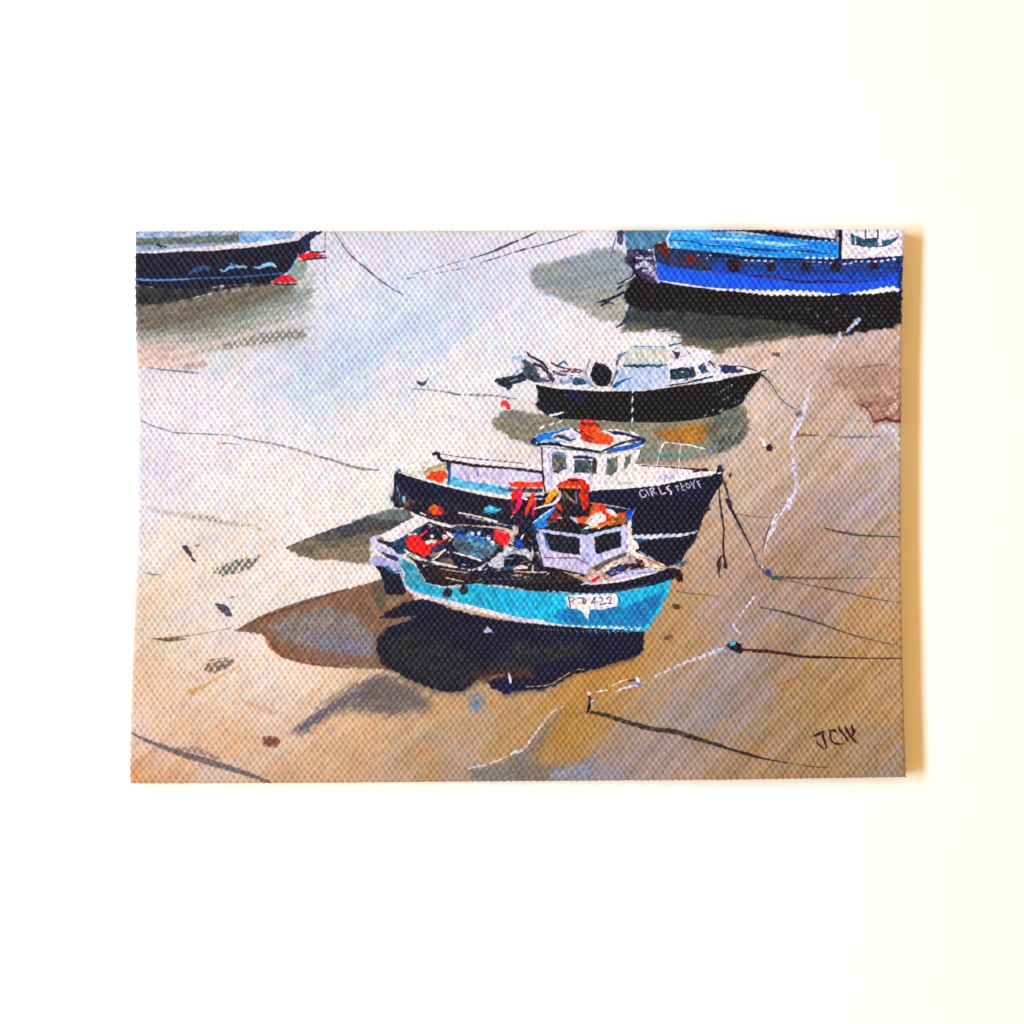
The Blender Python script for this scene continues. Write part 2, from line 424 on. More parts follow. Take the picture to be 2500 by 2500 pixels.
# shadow of the small motor boat
S0.poly("1200,1032 1235,1003 1290,1006 1340,1012 1500,1025 1700,1015 1800,988 1824,1008 1826,1050 1802,1084 1762,1106 1700,1122 1600,1134 1520,1128 1300,1088 1235,1062", (156,148,124), curve=True, soft=4, rough=4, wk=4, c2=(132,132,112), ang=-6, var=.12, brush=(-14,5))
B1.x0 = 300
B2.poly("1700,482 1932,470 1932,560 1800,560", (130,128,130), soft=4, dry=.2, op=.8)
S0.poly("1600,1052 1700,1038 1760,1032 1752,1062 1690,1082 1630,1078", (198,130,42), curve=True, soft=4, rough=4, c2=(168,118,60), wk=4, brush=(-12,7))
S0.poly("1725,1040 1780,1000 1815,1002 1822,1045 1790,1078 1740,1085", (120,118,108), curve=True, soft=7, rough=6, dry=.42, c2=(92,104,100), wk=5, brush=(-60,6))
S0.poly("1755,1070 1820,1050 1800,1085 1750,1105", (60,66,76), dry=.58, soft=3, wk=5, brush=(-60,6))
B3.line("1170,885 1450,893 1700,885", [26,40,30], (98,146,160), dry=.4, soft=2, op=.9)
B3.line("1180,940 1500,960 1900,900", [40,60,60], (160,146,130), dry=.45, soft=4, op=.6)
# brown-grey shadow behind the middle boat
S0.poly("700,1338 745,1318 800,1298 860,1272 940,1252 990,1243 1020,1290 960,1310 900,1330 905,1375 870,1374 820,1366 770,1366 730,1356", (136,116,94), soft=3, rough=3, wk=3, c2=(112,104,92), ang=-14, var=.13, brush=(-14,3))
S0.poly("770,1340 900,1330 905,1376 830,1370 760,1362", (158,136,110), soft=4, rough=4, dry=.3, op=.8, brush=(-14,8))
S0.poly("760,1314 850,1278 940,1252 1000,1240 1020,1290 940,1296 860,1308 800,1322", (56,60,68), soft=4, rough=4, dry=.3, c2=(92,88,80), wk=4, brush=(-14,8))
S0.line("702,1336 745,1318 800,1298 850,1280", [2,4,5,4], (40,36,44))
S0.line("800,1298 860,1280 930,1262 965,1254", [5,7,5], (46,66,96), dry=.25)
S0.poly("890,1262 960,1240 1000,1250 990,1272 930,1268", (112,124,124), soft=3, dry=.25)
# big brown shadow, lower left
S0.poly("575,1540 636,1508 690,1488 760,1464 850,1438 925,1416 990,1400 1020,1480 1000,1540 960,1640 925,1634 870,1628 800,1624 765,1620 705,1606 672,1588 655,1560 640,1548", (152,108,78), soft=2.2, rough=3, wk=3, c2=(132,100,82), ang=-50, var=.14)
S0.poly("655,1530 720,1500 800,1480 860,1500 920,1560 915,1600 860,1600 800,1590 740,1580 690,1560", (152,146,150), soft=12, rough=8, dry=.34, c2=(136,130,136), wk=5, op=.85, ang=-60, brush=(-55,12))
S0.poly("760,1560 880,1555 915,1590 850,1606 780,1590", (128,130,150), soft=8, dry=.35, op=.8, brush=(-55,12))
S0.poly("760,1590 860,1600 925,1620 925,1632 860,1630 765,1622", (142,106,88), soft=4, dry=.15, op=.8, brush=(-55,12))
S0.line("577,1539 636,1508 690,1488 760,1464 850,1438", [3,9,11,8,4], (96,58,40), dry=.2)
S0.line("660,1572 680,1596 715,1610 770,1622 850,1630", [5,8,6,5], (118,52,44), dry=.1)
S0.line("648,1550 662,1575 690,1600", [10,16,8], (150,80,50), dry=.25, soft=2)
S0.poly("905,1420 930,1416 945,1470 930,1500 915,1470", (104,92,76), soft=4, dry=.25)
# soft dark smudge under the turquoise boat
S0.poly("720,1785 760,1745 800,1712 850,1680 900,1655 940,1648 1000,1670 1040,1700 1050,1730 990,1745 930,1745 880,1740 850,1735 800,1750 745,1790", (134,114,100), curve=True, soft=16, rough=10, op=.88, dry=.24, wk=6, c2=(104,96,106), ang=-30, brush=(-32,14))
S0.poly("880,1670 940,1655 1000,1690 970,1735 900,1725", (114,102,98), curve=True, soft=14, rough=8, op=.8, dry=.22, wk=5, brush=(-32,14))
S0.line("735,1778 790,1742 850,1705 900,1690", [14,22,20,14], (100,96,112), dry=.3, soft=3)
S0.ell(1165,1712,22,24,(140,144,150),soft=9,dry=.25,op=.8)
S0.ell(1160,1722,10,12,(104,140,164),soft=3,dry=.35)
# red-brown patch at the right edge
B4.poly("1060,60 1250,30 1790,70 1790,585 1520,588 1490,480 1340,400 1170,250", (172,130,108), soft=9, rough=8, wk=6, dry=.34, op=.85, c2=(188,150,126), ang=-35, brush=(-42,14))
B4.poly("1350,380 1500,330 1780,330 1780,580 1520,585 1500,500", (146,98,80), soft=8, rough=6, wk=5, dry=.3, op=.85, c2=(186,130,110), brush=(-42,14))
B4.line("1350,402 1440,440 1490,500 1516,575", [6,12,16,14], (104,32,26), dry=.1)
B4.line("1515,575 1560,572 1640,548 1700,572 1770,570", [22,22,34,30,30], (84,24,20))
B4.line("1650,520 1680,440 1700,480 1740,400", [30,40], (236,206,200), dry=.5, soft=2)
B4.line("1600,250 1700,330 1720,430", [40,50], (230,190,176), dry=.55, soft=3)
S0.line("2150,1040 2190,1062 2196,1100", [14,20,16], (214,206,214), dry=.3, soft=4)
# stones, weed and little marks
use(0)
C1.poly("555,435 600,432 640,490 680,560 695,588 670,590 630,530", (88,74,98), soft=1.2, c2=(70,58,84))
C1.line("690,590 725,625", [12,4], (200,180,180))
C1.line("690,435 720,430", 16, (150,96,108), dry=.2)
C1.poly("860,690 900,640 1000,600 1080,560 1180,550 1240,560 1290,500 1270,570 1200,650 1080,690 950,720", (104,106,88), soft=3, dry=.5, wk=5)
C1.line("225,690 290,705 365,708", [10,22,6], (120,118,108), dry=.2)
C1.poly("868,978 960,988 1000,1020 1040,1080 1030,1100 980,1102 930,1060 890,1020", (88,76,104), soft=1, c2=(112,92,98))
C1.poly("1000,945 1030,970 1050,1040 1040,1075 1010,1020 980,990", (244,238,246), soft=2)
C1.line("1005,925 1055,915", 9, (104,84,70))
C1.line("180,60 400,120 700,160 900,195", [30,50,70,50], (196,190,180), dry=.5, soft=4)
C1.line("650,160 900,190", [40,40], (130,132,120), dry=.62, soft=3)
C1.line("900,210 1150,240 1330,290", [30,50,30], (170,150,110), dry=.55, soft=4)
C1.line("270,1312 500,1292 700,1272 1020,1208", [5,8,5], (146,92,54))
C1.line("110,1225 160,1222", 5, (190,140,100))
C1.line("300,1312 420,1318 560,1300", [12,32,12], (108,78,46), dry=.25)
D1.line("310,0 430,12 600,0", [14,26,10], (108,82,54), dry=.2)
D1.line("790,205 900,188 1005,176", [5,10,5], (112,44,36))
D1.poly("790,235 920,200 1040,190 1050,230 950,290 870,320 770,300", (142,112,92), dry=.38, soft=3, c2=(120,104,90), wk=4)
D1.line("640,505 780,440 880,370 960,330 1090,262", [60,36,26,16,26], (224,158,58), dry=.38, soft=2)
D1.ell(1400,965,85,48,(120,56,60),rot=8,dry=.22,soft=2,wk=4,c2=(140,84,66))
D1.line("1350,1010 1450,1020", 20, (120,110,96), dry=.3)
D1.poly("1100,560 1350,640 1500,700 1400,720 1200,640", (210,150,110), soft=5, dry=.5, op=.6)
B2.poly("905,180 940,225 975,245 1010,215 1020,175 980,205 940,200", (84,58,84), soft=1.5, c2=(130,110,130))
C3.ell(1512,1008,42,24,(84,62,40),rot=14,soft=1.5,dry=.1); C3.line("1480,985 1545,1000",10,(60,48,44))
C3.ell(1435,1300,40,20,(112,84,60),rot=-20,soft=2,dry=.15)
C3.ell(1915,600,22,50,(84,58,44),soft=2,dry=.15)
A4.poly("560,1238 630,1244 636,1284 600,1280 562,1266", (112,88,88), soft=1.5, c2=(140,110,104))
B4.ell(535,826,30,34,(58,28,58),soft=1); B4.line("485,820 600,830",9,(58,28,58)); B4.line("540,800 570,860",8,(58,28,58))
B4.poly("445,725 490,735 510,780 500,815 475,800 460,765", (248,240,240), soft=1.5)
D3.line("1045,397 1085,392 1125,385", [10,26,26], (60,44,60))
C3.line("1520,862 1600,880 1720,892 1932,912", [18,14,6,4], (116,104,86), dry=.1)
C4.line("0,912 30,930", 5, (116,104,86))
B4.line("1360,72 1500,52 1640,38", [12,26,18], (108,108,112), dry=.34)
B4.line("940,545 1180,558 1400,570 1512,576", [5,6,5], (110,92,74), dash=(30,.8))
B4.line("780,722 850,706 990,710", [8,20,10], (84,78,84)); B4.line("1090,706 1220,722 1420,722 1590,716", [14,24,16], (86,90,112), dry=.45)
B4.line("790,690 900,700 990,700", [30,10,4], (150,84,50), dry=.3)
C4.line("210,130 400,160 600,172", [10,14,12], (116,88,72), dry=.35)
C4.line("1060,268 1200,305 1400,337 1600,345 1785,353", [8,30,22,14,10], (48,52,56), dry=.12)
C4.line("560,735 700,735 1000,742 1300,738 1760,744", [40,24,20,6,4], (66,58,50), dry=.4, soft=1.2)
C4.line("600,750 760,772 900,805 1250,872 1450,920 1760,972", [10,8,20,10,6], (66,50,52))
C4.line("450,1015 650,1055 850,1115 1050,1180 1300,1270 1600,1347", [8,26,28,18,14,6], (58,58,54))
D4.line("1470,5 1600,30 1720,60", [6,12,3], (90,76,64))
D4.line("540,465 640,420 720,395 850,320 960,230", [10,26,20,14,8], (184,112,34), dry=.2, soft=2)
D1.line("92,890 200,945 400,1025 560,1085 800,1155 1100,1250 1250,1300 1390,1358", [20,36,44,64,62,56,44,26], (92,86,104), dry=.14, soft=2, rough=2, wk=3, c2=(74,70,80))
D1.line("500,1040 700,1050 900,1130", [30,60,30], (116,104,100), dry=.48, soft=3)
# mooring lines, left
B1.line("170,568 220,590 300,625 400,652", [8,12,12,8], (92,108,156)); B1.line("400,652 500,682 680,690 850,697 1000,706", [10,14,10,14,8], (104,106,132), dry=.2)
B1.line("1050,715 1150,742 1400,782 1600,830 1800,892 1932,935", [16,18,14,24,22,18], (108,114,126), dry=.36)
B1.line("920,780 1000,784 1110,795", [6,10,10], (110,110,120))
B2.line("0,908 120,940 250,985 400,1022 560,1035", [20,20,26,28,14], (104,108,122), dry=.22)
B1.line("240,68 400,90 550,103 700,120", [14,14,22,22], (74,108,152), dry=.3)
B2.line("860,268 1000,275 1180,295 1320,325", [10,14,16,14], (104,112,128), dry=.35)
B2.line("1220,300 1290,320 1335,325", [8,14,10], (58,72,108))
B2.line("1380,325 1600,330 1750,345 1800,355", [22,24,20,10], (92,100,116), dry=.42)
B2.line("1770,365 1810,358 1870,367", [6,9,4], (44,42,58))
# pale wet runnel with rope
use(part("painted_rope", 0, "pale lavender rope winding down the wet sand"))
RP = dict(c2=(216,206,226), var=.16, rough=2.6, wk=3.4, thick=1.2, op=.95)
A4.line("1380,915 1345,955 1300,1010 1262,1048", [26,36,30,20], (178,184,214), dry=.1, **RP)
A4.line("1205,1052 1185,1110 1150,1170 1120,1215", [30,34,30,26], (206,196,212), dry=.12, **RP)
A4.line("1120,1215 1060,1280 1020,1340", [26,30,20], (226,206,208), dry=.4, **RP)
B4.line("925,240 895,330 870,430 850,520 790,620 750,720 742,800", [14,34,34,50,56,40,22], (212,204,228), **RP)
B4.line("742,800 765,880 760,960 772,1060 790,1150 770,1250 740,1330 715,1391", [20,22,26,34,26,24,34,40], (206,198,218), dry=.18, **RP)
C4.line("720,0 665,90 590,190 570,260 530,330 500,420 470,500", [40,44,50,44,50,26,12], (232,220,234), **RP)
C4.line("690,20 640,110 590,180", [12,12], (120,96,104), dry=.3)
C4.line("540,240 500,350 470,500", [14,20,10], (112,92,94), dry=.25)
C4.line("475,600 465,640 455,685", [8,9,5], (226,216,224))
C4.line("390,920 300,1030 190,1180", [30,10,9], (208,200,220), dry=.12, **RP)
C4.line("190,1180 215,1220 260,1260", [14,10], (220,212,226), dry=.3)
D3.line("1932,92 1800,150 1600,222 1400,312 1300,352", [24,28,24,26,14], (214,206,228), dry=.32, **RP)
D4.line("0,150 60,110 120,110", [24,20,16], (150,190,226), dry=.3)
D3.line("1200,415 1100,442 1000,470 940,495", [22,26,20,12], (214,208,232), dry=.2)
D3.line("912,440 980,402 1045,385", [12,14,12], (238,226,232), dry=.2)
D3.line("760,500 800,490 855,482", [8,12,8], (238,232,230)); D3.ell(1145,385,20,28,(250,246,250))
D3.ell(1150,420,50,14,(130,130,180),dry=.3)
use(0)
D2.poly("1400,1235 1540,1210 1750,1150 1932,1040 1945,1391 1490,1391", (124,122,118), op=.8, soft=12, rough=3, dry=.1, c2=(126,120,124), wk=3, brush=(-38,9))
D3.poly("0,1075 125,1000 250,860 340,760 400,700 420,740 320,850 240,1010 190,1110 260,1180 520,1190 740,1140 720,1300 500,1391 0,1391", (126,116,106), op=.78, soft=14, rough=4, dry=.14, c2=(128,118,118), wk=4, brush=(-38,9))
D3.poly("330,1240 560,1180 740,1140 720,1310 560,1391 300,1391", (150,150,168), soft=12, dry=.25, rough=4, op=.9, brush=(-38,9))
use(1)
D3.line("450,635 330,700 250,800 120,965", [12,18,20,14], (200,190,198), dry=.34, **RP)
D3.line("125,965 90,1030 0,1075", [16,12], (220,214,226), **RP)
D2.line("1395,1222 1540,1190 1700,1140 1850,1062 1945,1020", [12,16,12,18,14], (212,206,224), **RP)
# mooring post and chains
use(part("painted_post", 0, "dark mooring post with a chain running right"))
D3.line("690,545 705,600 685,650 668,705", [20,40,36,16], (20,20,44)); D3.line("712,560 715,640", [14,10], (190,192,214), dry=.2)
D3.ell(688,515,16,18,(248,242,250)); D3.line("710,585 730,580", 16, (248,246,255))
D3.line("650,680 600,715", 14, (140,100,90), dry=.3)
use(part("painted_chain", 0, "thick dark chain from the mooring post to the lower right"))
D3.line("700,690 850,720 1050,785 1250,840 1500,878 1700,940 1932,1005", [26,46,42,48,46,42,26], (58,48,44), c2=(88,74,58), rough=1.5, thick=.9)
D4.line("0,990 200,1050 450,1120 600,1150 750,1175 900,1200 1090,1212", [24,26,30,14,8,7,4], (64,52,52), rough=1)
use(part("painted_ball", 0, "dark mooring ball with a line to the right edge"))
D4.ell(205,68,68,46,(20,22,42)); D4.ell(250,105,42,28,(40,20,26)); D4.ell(180,48,26,20,(52,176,212)); D4.ell(208,40,10,14,(150,190,210))
D4.line("285,105 400,112 500,115 700,142 850,165 1200,176 1500,182 1795,182", [30,36,30,28,18,14,12,10], (72,38,36), rough=1, dry=.05)
D4.line("290,125 360,120", 14, (196,132,50))
# bow line with knots
use(part("painted_line", 0, "bow line hanging from the black-hulled middle boat to a knot"))
B4.line("80,1090 110,1160 140,1250 180,1391", [16,22,18,24], (66,50,54), dry=.1, c2=(86,76,62))
C4.line("130,0 200,140 300,330 360,440", [34,26,22,16], (48,40,54)); C4.line("360,440 390,520 420,600 500,700", [14,12,12,18], (72,70,94))
C4.ell(525,690,30,38,(72,78,120),soft=2); C4.ell(590,738,40,14,(56,92,56),dry=.1,rot=10)
B4.line("70,1080 60,1200 70,1391", [12,16,18], (84,70,58), dry=.1)
C4.line("68,0 85,150 105,280 98,420 105,520 125,640", [16,18,18,16,20,28], (62,42,44), dry=.05)
C4.line("78,535 55,610 65,740", [18,30,5], (66,46,38)); C4.ell(118,620,22,34,(36,40,44),rot=-15)

# ------------------------------------------------------------------ top-left boat
b = use(part("painted_boat", 0, "dark hulled painted boat cut off by the top left edge")) or cur
A1.poly("110,60 1640,60 1600,160 1300,220 1000,250 540,262 110,295", (168,186,214), c2=(150,172,208))
A1.poly("110,60 1090,60 1090,120 500,160 110,165", (134,166,214), c2=(190,206,234), soft=2)
A1.poly("130,160 500,150 1060,125 1092,110 1100,200 700,212 400,222 130,235", (98,108,106), soft=2.5, c2=(118,128,120), wk=3)
A1.poly("1100,60 1640,60 1560,140 1300,210 1105,235", (132,178,238), c2=(176,204,244), soft=1.5)
A1.line("300,250 700,225 1050,210", 24, (146,164,190), dry=.3)
A1.line("330,225 400,245", 22, (40,44,64), dry=.3)
part("painted_hull", b)
A1.poly("110,290 350,297 600,285 1000,268 1300,233 1650,185 1700,150 1760,105 1880,60 1880,105 1820,140 1765,180 1775,262 1740,292 1660,320 1620,390 1570,470 1500,520 1380,580 1000,600 700,645 400,640 110,600", (26,26,46), c2=(40,30,50), ang=-8, curve=False)
A1.poly("1660,200 1760,105 1900,60 1870,108 1790,150 1765,200 1775,270 1700,300 1690,240", (28,62,96), c2=(24,40,60), soft=1.5)
A1.line("1655,310 1625,390 1575,460 1500,510", [12,10], (110,140,180), dry=.2)
A1.line("110,286 200,298 350,290 560,266 800,262 1000,235 1200,225 1400,200 1650,165", [10,16,18,32,44,38,40,34,28], (238,230,236), rough=1.6, wk=1.6, thick=.9)
A1.line("115,545 250,556 500,552 700,540", [18,20,16,10], (96,152,220)); A1.line("700,540 1000,532 1300,512 1540,487", [14,16,14,14], (70,104,160), dry=.18)
A1.line("620,500 690,460 800,435 810,460", [24,50,30], (62,84,124), dry=.22, soft=2)
A1.line("920,455 960,470 1000,440 1080,430 1165,430", [16,24,26,22,18], (136,182,222), rough=2); A1.line("1020,400 1060,430", 18, (100,140,190), dry=.2)
A1.line("1245,432 1290,442 1340,412 1400,405 1445,430", [14,26,34,34,28], (150,192,232), rough=2)
A1.line("900,250 1040,325", [4,10], (110,30,60), dry=.5)
part("painted_fender", b, "upper red fender at the bow")
A1.line("1770,285 1830,295 1912,288", [10,14,10], (44,50,74)); A1.line("1690,370 1760,358 1912,345", [14,20,22], (48,60,80))
A1.poly("1648,338 1700,312 1760,290 1820,305 1912,316 1905,334 1780,345 1700,368", (222,16,40), c2=(240,40,60), thick=1)
part("painted_fender", b, "lower red fender at the waterline")
A1.line("1400,588 1540,598 1655,592", [14,18,12], (56,52,74))
A1.poly("1388,578 1450,545 1500,512 1560,508 1615,532 1662,576 1600,572 1540,584 1450,578", (216,16,40), c2=(236,44,64), thick=1)

# ------------------------------------------------------------------ top-right blue boat
b = use(part("painted_boat", 0, "bright blue painted boat cut off by the top right edge")) or cur
A3.line("955,105 920,230 890,345", [10,7,5], (96,50,60))
A3.poly("955,60 1015,60 1015,232 980,228 948,195", (66,66,100), c2=(90,100,130))
A3.poly("1012,60 1450,60 1445,140 1420,190 1300,212 1290,272 1080,266 1040,255", (78,128,160), c2=(104,142,170), ang=70)
A3.poly("1045,262 1290,272 1315,400 1345,570 1290,600 1110,475 1015,385", (48,42,66), c2=(80,70,92), rough=3)
A3.line("1135,345 1200,352 1275,350", 16, (206,208,232), dry=.2); A3.line("1140,430 1200,400 1260,430 1300,480", [40,60,50], (196,194,222), dry=.32, soft=2)
A3.line("1200,470 1260,470", 26, (190,190,220), dry=.2); A3.line("1120,360 1100,440", 24, (30,24,44), dry=.1)
A3.line("1240,480 1310,520 1340,575", [30,50,30], (176,170,200), dry=.35, soft=2)
part("painted_hull", b)
A3.poly("1290,225 1400,192 1460,250 1600,260 1945,288 1945,480 1650,468 1450,440 1318,395", (62,50,62), c2=(44,60,98), ang=5, var=.15)
A3.poly("1460,330 1945,360 1945,470 1650,465 1450,435", (52,66,112), soft=5, dry=.15, c2=(60,56,80), ang=5)
A3.poly("1315,382 1460,435 1650,462 1945,476 1945,650 1700,622 1350,572", (2,104,238), c2=(2,88,216), ang=60, var=.08)
A4.poly("0,340 1790,345 1782,650 1500,664 1000,694 500,664 0,645", (12,84,196), c2=(22,70,154), ang=3)
A4.poly("0,490 300,505 700,550 1000,585 1500,575 1782,540 1782,645 1500,662 1000,692 500,660 0,645", (0,104,242), c2=(0,88,224), ang=60, var=.08)
A4.poly("0,330 900,375 1780,360 1780,480 1300,500 900,480 400,470 0,400", (30,72,132), dry=.3, soft=5, c2=(50,62,104), ang=3)
A4.line("280,515 500,525 700,552 850,575 1100,570 1300,577 1500,566", [8,24,20,26,24,16,8], (44,40,84), c2=(80,50,70), dry=.1)
A4.line("1750,370 1765,500 1755,640", [40,30], (22,40,100), dry=.3, soft=2)
A4.line("0,318 180,325 300,348 600,352 860,362 1220,370 1500,352 1785,335", [34,40,34,26,28,30,28,24], (28,28,52), wk=2.5)
A4.line("280,370 400,372 570,378", 12, (206,214,232), dash=(15.7,.55)); A4.line("860,385 1060,388", 14, (206,214,232), dash=(15.7,.5))
A4.line("1090,395 1250,402 1350,380", 16, (240,232,240), dash=(15.7,.6)); A4.line("1380,385 1550,380 1750,352", 18, (244,238,244), dash=(15.7,.5))
A3.line("1355,562 1500,588 1680,614 1830,632 1945,645", [8,16,14,14,18], (246,238,240), thick=1)
A4.line("0,640 200,650 450,672 600,676 760,674 900,684 1085,690", [14,18,26,44,44,40,24], (250,240,240), wk=5, thick=1)
A4.line("1130,692 1190,688", 12, (240,236,244)); A4.line("1300,684 1500,664 1600,652 1700,636 1755,652", [14,26,44,50,24], (250,240,242), wk=5, thick=1)
for cx, cy, r in ((200,418,60),(545,432,38),(880,430,42),(1165,430,44),(1525,425,38)):
    A4.ell(cx, cy, r*1.15, r*1.1, (38,8,18), rough=2.5, c2=(48,14,20), var=.08, thick=.5)
A4.line("240,400 265,430", 26, (84,16,20)); A4.line("880,455 885,485", 8, (84,30,40))
A3.poly("1288,222 1400,190 1430,240 1455,310 1410,332 1330,250", (112,46,18), c2=(84,30,20), rough=3, dry=.08)
A3.ell(1645,360,46,34,(112,36,18),rough=2.5,thick=1)
scumble(A4, "0,380 1780,380 1780,500 900,490 0,460", 80, [(20,60,130),(40,50,90),(10,90,200),(60,56,90)], L=(12,40), W=(1.2,2.6), ang=3, spread=4, dry=.3)
scumble(A3, "1050,280 1290,290 1330,540 1120,450", 30, [(206,204,228),(40,36,56),(120,120,150)], L=(4,12), spread=60)
for x_,y_ in ((1715,322),(1830,322),(1800,350)): A3.ell(x_,y_,7,7,(226,204,200))
part("painted_deck", b, "sky blue upper planking")
A3.poly("1425,170 1480,60 1945,60 1945,292 1700,275 1450,250", (26,140,236), c2=(86,176,242), ang=4)
A3.poly("1470,60 1945,60 1945,150 1700,160 1480,165", (96,182,244), c2=(64,160,238), soft=2, ang=4)
A3.line("1440,130 1425,180 1440,245", [20,18,14], (214,226,240)); A3.line("1480,190 1530,245", [20,30], (170,206,238), dry=.25)
A4.poly("0,60 150,110 600,138 850,172 1182,190 1194,345 860,350 600,345 300,325 0,292", (18,136,236), c2=(34,152,240), ang=4)
A4.line("0,165 300,180 500,205 720,222 900,215", [22,24,34,36,10], (156,202,238), dry=.22, soft=1.5, c2=(196,214,236))
A4.line("0,118 300,140", 30, (96,180,240), dry=.2)
A4.line("0,282 200,292 600,338", [22,26,14], (110,186,236), dry=.3)
A3.line("1450,182 1650,190 1750,220 1932,235", [8,14,12,10], (22,60,110)); A4.line("0,235 150,232 320,258 600,278 900,285 1110,318", [9,12,24,20,26,20], (10,66,120), dry=.12)
A4.line("170,88 350,92 640,125 850,150 1160,182", [14,36,46,44,26], (34,32,50), wk=3)
A4.poly("700,60 1160,60 1150,160 1040,150 850,128 720,108", (226,214,230), c2=(244,236,242))
A4.line("0,92 200,92", [20,10], (40,60,96), dry=.3); A4.line("850,180 1150,188", 12, (206,216,232), dash=(16,.4))
A4.line("860,345 1000,350 1140,352", 18, (232,232,240), dash=(15.7,.55))
scumble(A4, "0,120 1170,200 1170,330 0,280", 60, [(60,170,244),(10,110,214),(150,206,242)], L=(14,44), W=(1.2,3), ang=4, spread=3, dry=.3)
part("painted_cabin", b, "white cabin with teal windows beside the mast")
A4.poly("1215,60 1800,60 1800,200 1788,325 1500,345 1220,358", (232,218,230), c2=(250,240,246))
A4.poly("1300,100 1345,140 1430,165 1560,160 1558,238 1480,242 1390,232 1312,218", (44,72,92), c2=(70,100,116))
A4.poly("1592,178 1690,168 1740,150 1700,205 1600,232", (60,96,112), c2=(90,120,130))
A4.line("1440,90 1440,170", 14, (50,60,80)); A4.line("1555,85 1560,165", [18,12], (36,50,66)); A4.line("1310,215 1450,242 1600,235 1690,205 1755,140", [14,12,12,14,8], (54,84,112))
A4.line("1345,160 1345,215", 16, (180,190,206), dry=.2)
part("painted_mast", b)
A4.line("1200,60 1205,150 1200,250 1198,350", [44,36,30,28], (30,18,38)); A4.line("1170,90 1165,180", [30,20], (100,120,150), dry=.3)
use(b)
part("painted_anchor", b, "spidery dark anchor gear below the stern")
A3.line("755,770 860,742 950,705 1015,672", [10,22,24,26], (38,42,56)); A3.line("805,798 870,755", [18,26], (38,42,56)); A3.line("860,768 900,775 945,792", [10,12,5], (44,44,60))
A3.line("960,592 1040,560 1110,522", [10,30,30], (50,46,62)); A3.line("1020,575 1080,548 1120,515", 12, (206,206,220), dry=.15); A3.line("960,640 1000,610", 22, (60,50,66), dry=.15)
A3.line("1090,820 1055,880 1020,950 950,1000", [60,44,36,14], (46,56,72), dry=.1, c2=(80,90,100))

# ------------------------------------------------------------------ small black motor boat
b = use(part("painted_boat", 0, "small black motor boat with a white cuddy cabin")) or cur
E3t.poly("740,470 860,380 1150,420 1250,570 1420,600 1300,610 900,590 600,545 700,500", (240,230,236), c2=(214,212,226))
E4t.poly("640,180 660,110 790,100 790,130 1000,150 1130,190 1200,370 1440,330 1670,418 1480,470 1100,545 640,610", (246,236,240), c2=(228,220,230))
part("painted_hull", b)
B3.poly("185,228 400,268 800,290 1200,288 1500,245 1932,190 1932,510 1700,558 1450,586 1000,582 700,560 420,552 300,512 210,462 178,410 218,380 198,290", (14,12,18), c2=(22,20,28), rough=1)
B4.poly("-10,205 200,152 465,105 440,172 345,290 280,400 240,430 190,452 100,480 -10,512", (14,12,18), c2=(22,24,28), rough=1)
B3.ell(560,350,90,60,(30,34,66),dry=.3,soft=4); B3.poly("180,410 260,400 420,480 430,550 300,512 215,465",(34,36,44),dry=.15,soft=3)
B3.line("195,215 330,240 500,256 800,278 1000,272 1150,278", [16,20,16,22,12,6], (248,238,240), wk=3, thick=1)
B3.line("1280,275 1450,245 1700,205 1940,178", [8,12,8,12], (236,228,236), dry=.15); B4.line("0,190 200,143 440,102", [14,14,8], (248,240,240), wk=2.5)
B3.line("1105,280 1100,302", [18,12], (250,250,252), thick=1)
for y0_, y1_ in ((340,395),(440,490),(540,585)): B3.line("%d,%d %d,%d %d,%d" % (1098,y0_,1096,(y0_+y1_)//2,1092,y1_), [8,22,10], (250,250,252), curve=False, thick=1)
B3.line("1078,650 1080,680", [6,12], (250,250,252))
B3.line("322,518 380,508 450,488", [18,16,8], (240,228,230)); B3.ell(465,328,11,10,(110,180,220))
B3.line("385,590 440,565", [10,12], (246,240,236)); B3.line("320,608 350,594", 18, (250,246,244)); B3.line("232,638 258,626", 18, (250,246,244))
for x_,y_ in ((1932,470),(1850,470),(1780,520)): B3.ell(x_,y_,16,7,(150,170,170),dry=.2,rot=-30)
for q in range(16): B4.ell(40+ (q*67)%300, 220+(q*53)%190, 8, 9, (112,132,138), wk=0, dry=.1)
B3.line("215,290 205,370 222,400", [14,12], (60,70,90), dry=.2)
part("painted_motor", b, "tilted grey outboard motor at the stern")
E3t.poly("425,270 470,265 530,300 600,375 660,480 640,530 570,515 500,490 430,450 450,350", (50,56,66), c2=(80,92,106), ang=50)
E3t.poly("125,512 145,482 300,455 410,428 440,400 480,460 480,500 400,525 330,545 310,590 270,612 250,582 200,570", (52,66,78), c2=(36,46,56), ang=-20)
E3t.line("280,520 350,495 400,485", [8,14,10], (180,196,214)); E3t.line("340,440 440,360", 30, (90,140,200), dry=.5, soft=2)
E3t.line("345,250 400,240 460,240", 44, (120,176,224), dry=.5, soft=2)
E3t.poly("560,300 640,320 720,380 780,440 808,480 780,530 745,500 700,440 640,360 590,345", (46,44,54), c2=(80,86,104), ang=45)
E3t.line("488,182 530,232 600,262 670,310 720,372", [14,28,22,30,26], (36,30,38))
E3t.line("590,470 680,500 750,505", [50,50,16], (78,84,104), c2=(110,118,140))
E3t.ell(665,418,82,20,(240,226,214),rot=42)
scumble(E3t, "180,520 430,430 450,300 620,360 760,480 600,500 440,460 300,560", 26, [(110,124,140),(30,34,44),(150,160,176),(60,80,100)], L=(4,11), ang=30, spread=60)
part("painted_rail", b)
